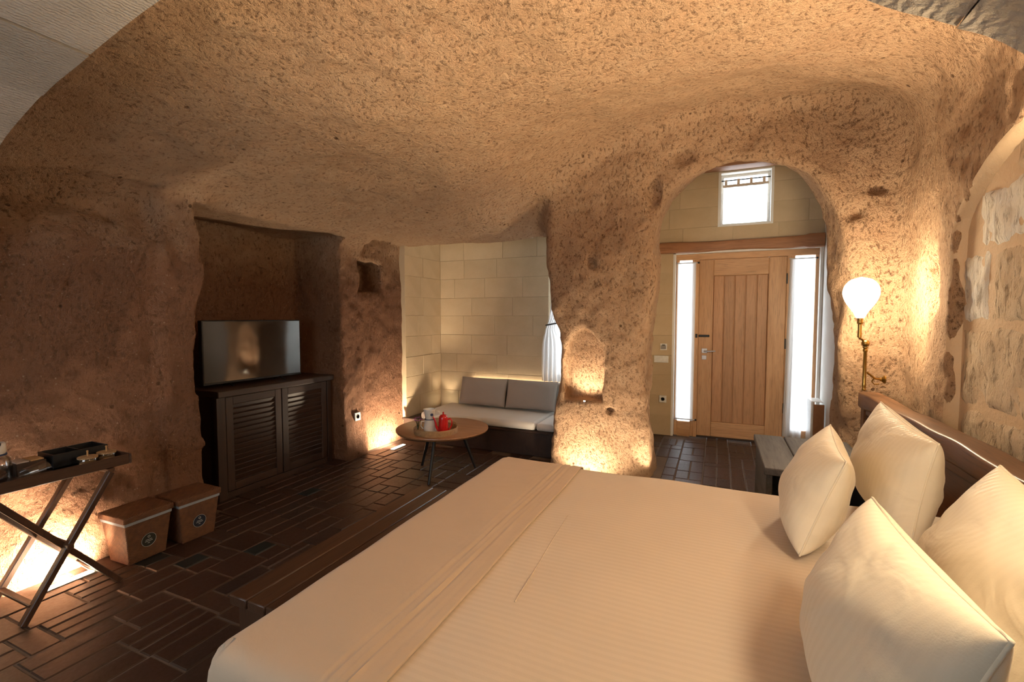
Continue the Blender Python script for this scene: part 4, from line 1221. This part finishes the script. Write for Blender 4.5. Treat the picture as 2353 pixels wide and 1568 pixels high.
def cushion(loc, w, h, t, label, tilt=20, rz=0):
    b = MB(); n = 25
    def side(sg):
        def fn(u, v):
            a, c = math.sin((u - .5) * math.pi), math.sin((v - .5) * math.pi)
            th = ((1 - a ** 4) ** .5) * ((1 - c ** 4) ** .5)
            return (a * w / 2 * (1 - .03 * (1 - c * c)), sg * th * t / 2, c * h / 2 * (1 - .04 * (1 - a * a)))
        return fn
    b.grid(side(1), n, n); b.grid(side(-1), n, n)
    o = b.build('back_cushion', 'taupe', None, 60)
    bm = bmesh.new(); bm.from_mesh(o.data); bmesh.ops.remove_doubles(bm, verts=bm.verts[:], dist=.001); bmesh.ops.recalc_face_normals(bm, faces=bm.faces[:]); bm.to_mesh(o.data); bm.free()
    o.location = loc; o.rotation_euler = (math.radians(-tilt), 0, rz)
    return tag(o, label, 'cushion', 'sofa cushions')
cushion((-2.50, 4.85, .522), .60, .33, .12, 'grey taupe back cushion on the sofa, left of the pair', 17)
cushion((-1.895, 4.85, .522), .60, .33, .12, 'grey taupe back cushion on the sofa, next to the curtain', 17)

# sofa window with tied back curtain
def window(name, label, x0, x1, z0, z1, y, fr=.045, mat='white_plastic', mull=0, depth=.05):
    wn = tag(empty(name, ((x0 + x1) / 2, y, z0)), label, kind='structure')
    P(MB().box((x0, y, z0), (x0 + fr, y + depth, z1), None, .003), 'window_frame', mat, wn)
    P(MB().box((x1 - fr, y, z0), (x1, y + depth, z1), None, .003), 'window_frame', mat, wn)
    P(MB().box((x0 + fr, y, z0), (x1 - fr, y + depth, z0 + fr), None, .003), 'window_frame', mat, wn)
    P(MB().box((x0 + fr, y, z1 - fr), (x1 - fr, y + depth, z1), None, .003), 'window_frame', mat, wn)
    P(MB().box((x0 + fr, y + depth * .45, z0 + fr), (x1 - fr, y + depth * .55, z1 - fr)), 'pane', 'glass', wn)
    return wn
window('window_1', 'window beside the sofa hidden behind the pillar', -1.79, -1.09, .67, 1.94, 5.24)
window('window_2', 'window behind the viewpoint', -2.6, -1.0, .9, 2.1, -1.38)
cu = tag(empty('sofa_curtain', (-1.9, 5.08, .66)), 'pale grey curtain tied back at the right end of the sofa', 'curtain')
def drape(u, v):
    z = .655 + v * 1.29
    tie = math.exp(-((z - 1.31) / .16) ** 2)
    wl = .27 - .16 * tie + .05 * max(0, (z - 1.31))
    cx = -1.715 - .03 * tie + (.42 * max(0, z - 1.27))
    fold = .028 * math.sin(u * 2 * math.pi * 5) * (1 - .6 * tie) + .008 * math.sin(u * 31 + z * 3)
    return (cx + (u - .5) * wl, 5.09 + fold - .02, z)
P(MB().grid(drape, 70, 50), 'curtain_cloth', 'drape', cu, 80)
P(MB().tube([(-1.735 + .065 * math.cos(t), 5.07 + .045 * math.sin(t), 1.31 + .012 * math.cos(t)) for t in [i * 2 * math.pi / 24 for i in range(25)]], .008, 8), 'tie_band', 'black_metal', cu, 60)
P(MB().tube([(-1.62, 5.09, 1.95), (-1.06, 5.09, 1.95)], .010, 10), 'curtain_rod', 'black_metal', cu, 60)

# ------------------------------------------------------------------ front door with side lights
DY = 5.80
dr = tag(empty('door_1', (.23, DY, 0)), 'light pine front door with five upright planks and two curtained side lights', kind='structure')
x0, x1, z0, z1 = -.205, .665, .02, 2.044
P(MB().box((-.245, DY - .01, 0), (-.205, DY + .08, 2.10), None, .004), 'door_frame', 'pine', dr)
P(MB().box((.665, DY - .01, 0), (.705, DY + .08, 2.10), None, .004), 'door_frame', 'pine', dr)
P(MB().box((-.46, DY - .012, 2.045), (.96, DY + .08, 2.115), None, .004), 'door_frame', 'pine_x', dr)
P(MB().box((-.205, DY + .0, 0), (.665, DY + .06, .02), None, .003), 'threshold', 'dark_wood', dr)
leaf = P(MB().box((x0 + .10, DY + .035, .12), (x1 - .10, DY + .045, 1.93)), 'door_leaf', 'pine_plank', dr)
def PL(b, nm, mt, sm=None):
    o = b.build(nm, mt, leaf, sm); o.matrix_parent_inverse = Matrix.Identity(4)
    o.location = o.location; return o
for (a, b_) in ((x0, x0 + .15), (x1 - .17, x1)):
    PL(MB().box((a, DY, z0), (b_, DY + .045, z1), None, .005), 'stile', 'pine')
PL(MB().box((x0 + .15, DY + .002, 1.86), (x1 - .17, DY + .045, z1), None, .005), 'door_rail', 'pine_x')
PL(MB().box((x0 + .15, DY + .002, z0), (x1 - .17, DY + .045, .19), None, .005), 'door_rail', 'pine_x')
pw_ = (x1 - .17 - x0 - .15) / 5
for i in range(5):
    PL(MB().box((x0 + .15 + i * pw_ + .004, DY + .022, .19), (x0 + .15 + (i + 1) * pw_ - .004, DY + .044, 1.86), None, .005), 'plank', 'pine_plank')
# leaf children are modelled in world space; undo the leaf parent offset
for o in leaf.children: o.matrix_parent_inverse = Matrix.Translation((-dr.location[0], -dr.location[1], -dr.location[2])).inverted() @ Matrix.Translation(-dr.location)
PH = [('lever', MB().tube([(-.135, DY, 1.005), (-.135, DY - .045, 1.005), (-.11, DY - .05, 1.005), (-.02, DY - .05, 1.008)], .009, 10), 'steel'),
      ('handle_plate', MB().box((-.165, DY - .008, .98), (-.105, DY, 1.035), None, .003), 'steel'),
      ('lock_plate', MB().box((-.162, DY - .008, .905), (-.112, DY, .955), None, .003), 'steel'),
      ('latch', MB().box((-.20, DY - .014, 1.165), (-.085, DY, 1.19), None, .004), 'black_metal'),
      ('latch', MB().box((-.235, DY - .018, 1.155), (-.212, DY - .008, 1.20), None, .003), 'black_metal')]
for nm, b, mt in PH: P(b, nm, mt, dr, 40)
for z in (.35, 1.05, 1.75): P(MB().box((x1 - .004, DY - .012, z), (x1 + .010, DY, z + .11), None, .002), 'hinge', 'black_metal', dr)
# side lights
def sidelight(nm, label, a, b_, z_lo):
    wn = tag(empty(nm, ((a + b_) / 2, DY, 0)), label, kind='structure')
    P(MB().box((a, DY, 0), (a + .035, DY + .06, 2.05), None, .003), 'window_frame', 'pine', wn)
    P(MB().box((b_ - .035, DY, 0), (b_, DY + .06, 2.05), None, .003), 'window_frame', 'pine', wn)
    P(MB().box((a + .035, DY, -.01), (b_ - .035, DY + .05, z_lo), None, .004), 'bottom_panel', 'pine_x', wn)
    P(MB().box((a + .035, DY + .03, z_lo), (b_ - .035, DY + .036, 2.05)), 'pane', 'glass', wn)
    return wn
sidelight('window_3', 'narrow side light left of the front door', -.455, -.245, .17)
sidelight('window_4', 'narrow side light right of the front door', .705, .96, .17)
def panel_curtain(nm, label, xa0, xa1, xb0, xb1, zb, zt, y, rods, folds=3, amp=.006):
    e = tag(empty(nm, ((xa0 + xa1) / 2, y, zb)), label, 'curtain', 'white door curtains')
    def fn(u, v):
        l = xb0 + (xa0 - xb0) * v; r_ = xb1 + (xa1 - xb1) * v
        return (l + u * (r_ - l), y + amp * math.sin(u * folds * 2 * math.pi + v), zb + v * (zt - zb))
    P(MB().grid(fn, 40, 30), 'curtain_cloth', 'sheer', e, 80)
    for z in rods:
        P(MB().tube([(xa0 - .012, y - .006, z), (xa1 + .022, y - .006, z)], .006, 8), 'curtain_rod', 'steel', e, 60)
        P(MB().lathe([(.001, -.011), (.010, -.008), (.012, 0), (.010, .008), (.001, .011)], 12, Matrix.Translation((xa1 + .026, y - .006, z))), 'rod_finial', 'black_metal', e, 60)
    return e
panel_curtain('door_curtain', 'flat white sheer curtain between two rods, left of the front door', -.438, -.24, -.438, -.245, .19, 2.02, DY - .03, (.205, 2.01), 4, .003)
panel_curtain('door_curtain', 'loose white sheer curtain hanging right of the front door', .69, .905, .66, .835, .10, 2.01, DY - .03, (2.01,), 3, .010)
# white reveals of the opening
for (nm, lo, hi) in (('trim_2', (-.485, HY - .003, 0), (-.458, DY + .06, 2.13)), ('trim_3', (.955, HY - .003, 0), (.982, DY + .06, 2.13)), ('trim_4', (-.485, HY - .003, 2.112), (.982, DY - .02, 2.13))):
    tag(MB().box(lo, hi, None, .002).build(nm, 'plaster'), 'white plastered reveal of the door opening', kind='structure')

# small high window
wn = window('window_5', 'small square window high above the front door', 0.0, .49, 2.41, 2.97, 5.83, .028, 'white_plastic')
for (lo, hi) in (((-.025, HY - .004, 2.39), (.0, 5.84, 2.985)), ((.49, HY - .004, 2.39), (.515, 5.84, 2.985)), ((0, HY - .004, 2.39), (.49, 5.84, 2.41)), ((0, HY - .004, 2.97), (.49, 5.84, 2.985))):
    P(MB().box(lo, hi), 'reveal', 'plaster', wn)
hc = tag(empty('high_window_curtain', (.245, 5.80, 2.42)), 'little tab top curtain across the small high window', 'curtain')
P(MB().tube([(.005, 5.79, 2.90), (.485, 5.79, 2.90)], .007, 8), 'curtain_rod', 'black_metal', hc, 60)
for xx in (.05, .175, .30, .425):
    P(MB().box((xx - .014, 5.782, 2.845), (xx + .014, 5.798, 2.91), None, .002), 'tab', 'tab_cloth', hc)
P(MB().box((.02, 5.787, 2.825), (.47, 5.792, 2.855), None, .001), 'header_band', 'tab_cloth', hc)
def swag(u, v):
    a = (u - .5) * 2; half = .215 * (1 - .18 * v)
    zb_ = 2.43 + .14 * abs(a) ** 3.0
    return (.245 + a * half, 5.79 + .006 * math.sin(u * 18), 2.83 - v * (2.83 - zb_))
P(MB().grid(swag, 30, 16), 'curtain_cloth', 'sheer', hc, 80)

# ------------------------------------------------------------------ sockets and switches
def plate(nm, label, cat, c, face, w_, h_, mat='white_plastic', hole=None, group=None):
    e = tag(empty(nm, c), label, cat, group)
    def bx_(a, b, z0_, z1_, d0, d1):
        if face == 'Y': return MB().box((a, -d1, z0_), (b, -d0, z1_), None, .001)
        return MB().box((d0, a, z0_), (d1, b, z1_), None, .001)
    bx_(-w_ / 2, w_ / 2, -h_ / 2, h_ / 2, -.02, .010).build('faceplate', mat, e)
    if hole == 'socket':
        m_ = Matrix.Rotation(R90, 4, 'X') if face == 'Y' else Matrix.Rotation(R90, 4, 'Y')
        ring = MB().lathe([(.001, .010), (.022, .010), (.022, .012), (.018, .012), (.017, .006), (.001, .006)], 20, m_, cap=False).build('socket_well', 'steel', e, 50)
        for s_ in (-1, 1):
            if face == 'Y': MB().box((s_ * .009 - .0025, -.0085, -.0025), (s_ * .009 + .0025, -.006, .0025)).build('socket_hole', 'tv_frame', ring)
            else: MB().box((.006, s_ * .009 - .0025, -.0025), (.0085, s_ * .009 + .0025, .0025)).build('socket_hole', 'tv_frame', ring)
    elif hole == 'rockers':
        for i in range(3): bx_(-w_ / 2 + .008 + i * (w_ - .016) / 3, -w_ / 2 + .005 + (i + 1) * (w_ - .016) / 3, -h_ / 2 + .01, h_ / 2 - .01, .010, .014).build('rocker', mat, e)
    elif hole == 'card':
        bx_(-w_ / 2 + .01, w_ / 2 - .01, -h_ / 2 + .012, h_ / 2 - .02, .010, .02).build('slot_cover', 'steel', e)
        bx_(-w_ / 2 + .02, w_ / 2 - .02, h_ / 2 - .02, h_ / 2 - .012, .010, .013).build('card_slot', 'tv_frame', e)
    return e
plate('wall_socket', 'white wall socket beside the cabinet niche, in the uplight glow', 'socket', (-3.285, 3.63, .40), 'X', .075, .08, hole='socket', group='wall sockets')
plate('wall_socket', 'white wall socket low on the wall left of the front door', 'socket', (-.575, HY - .002, .43), 'Y', .08, .08, hole='socket', group='wall sockets')
plate('switch_panel', 'cream triple switch panel left of the front door', 'switch', (-.60, HY - .002, .90), 'Y', .16, .08, hole='rockers')
plate('card_switch', 'small key card switch above the triple switch panel', 'switch', (-.575, HY - .002, 1.045), 'Y', .075, .075, hole='card')

# board leaning in the corner right of the door
lb2 = tag(empty('leaning_board', (.90, 5.45, 0)), 'white faced board with a brown edge leaning in the corner right of the door', 'board')
P(MB().box((.865, 5.42, .0), (.885, 5.68, .55), None, .003), 'white_face', 'white_plastic', lb2)
P(MB().box((.886, 5.40, .0), (.975, 5.425, .53), None, .003), 'brown_side', 'brown_paper', lb2)
P(MB().box((.868, 5.43, .55), (.97, 5.68, .556), None, .001), 'top_edge', 'white_plastic', lb2)
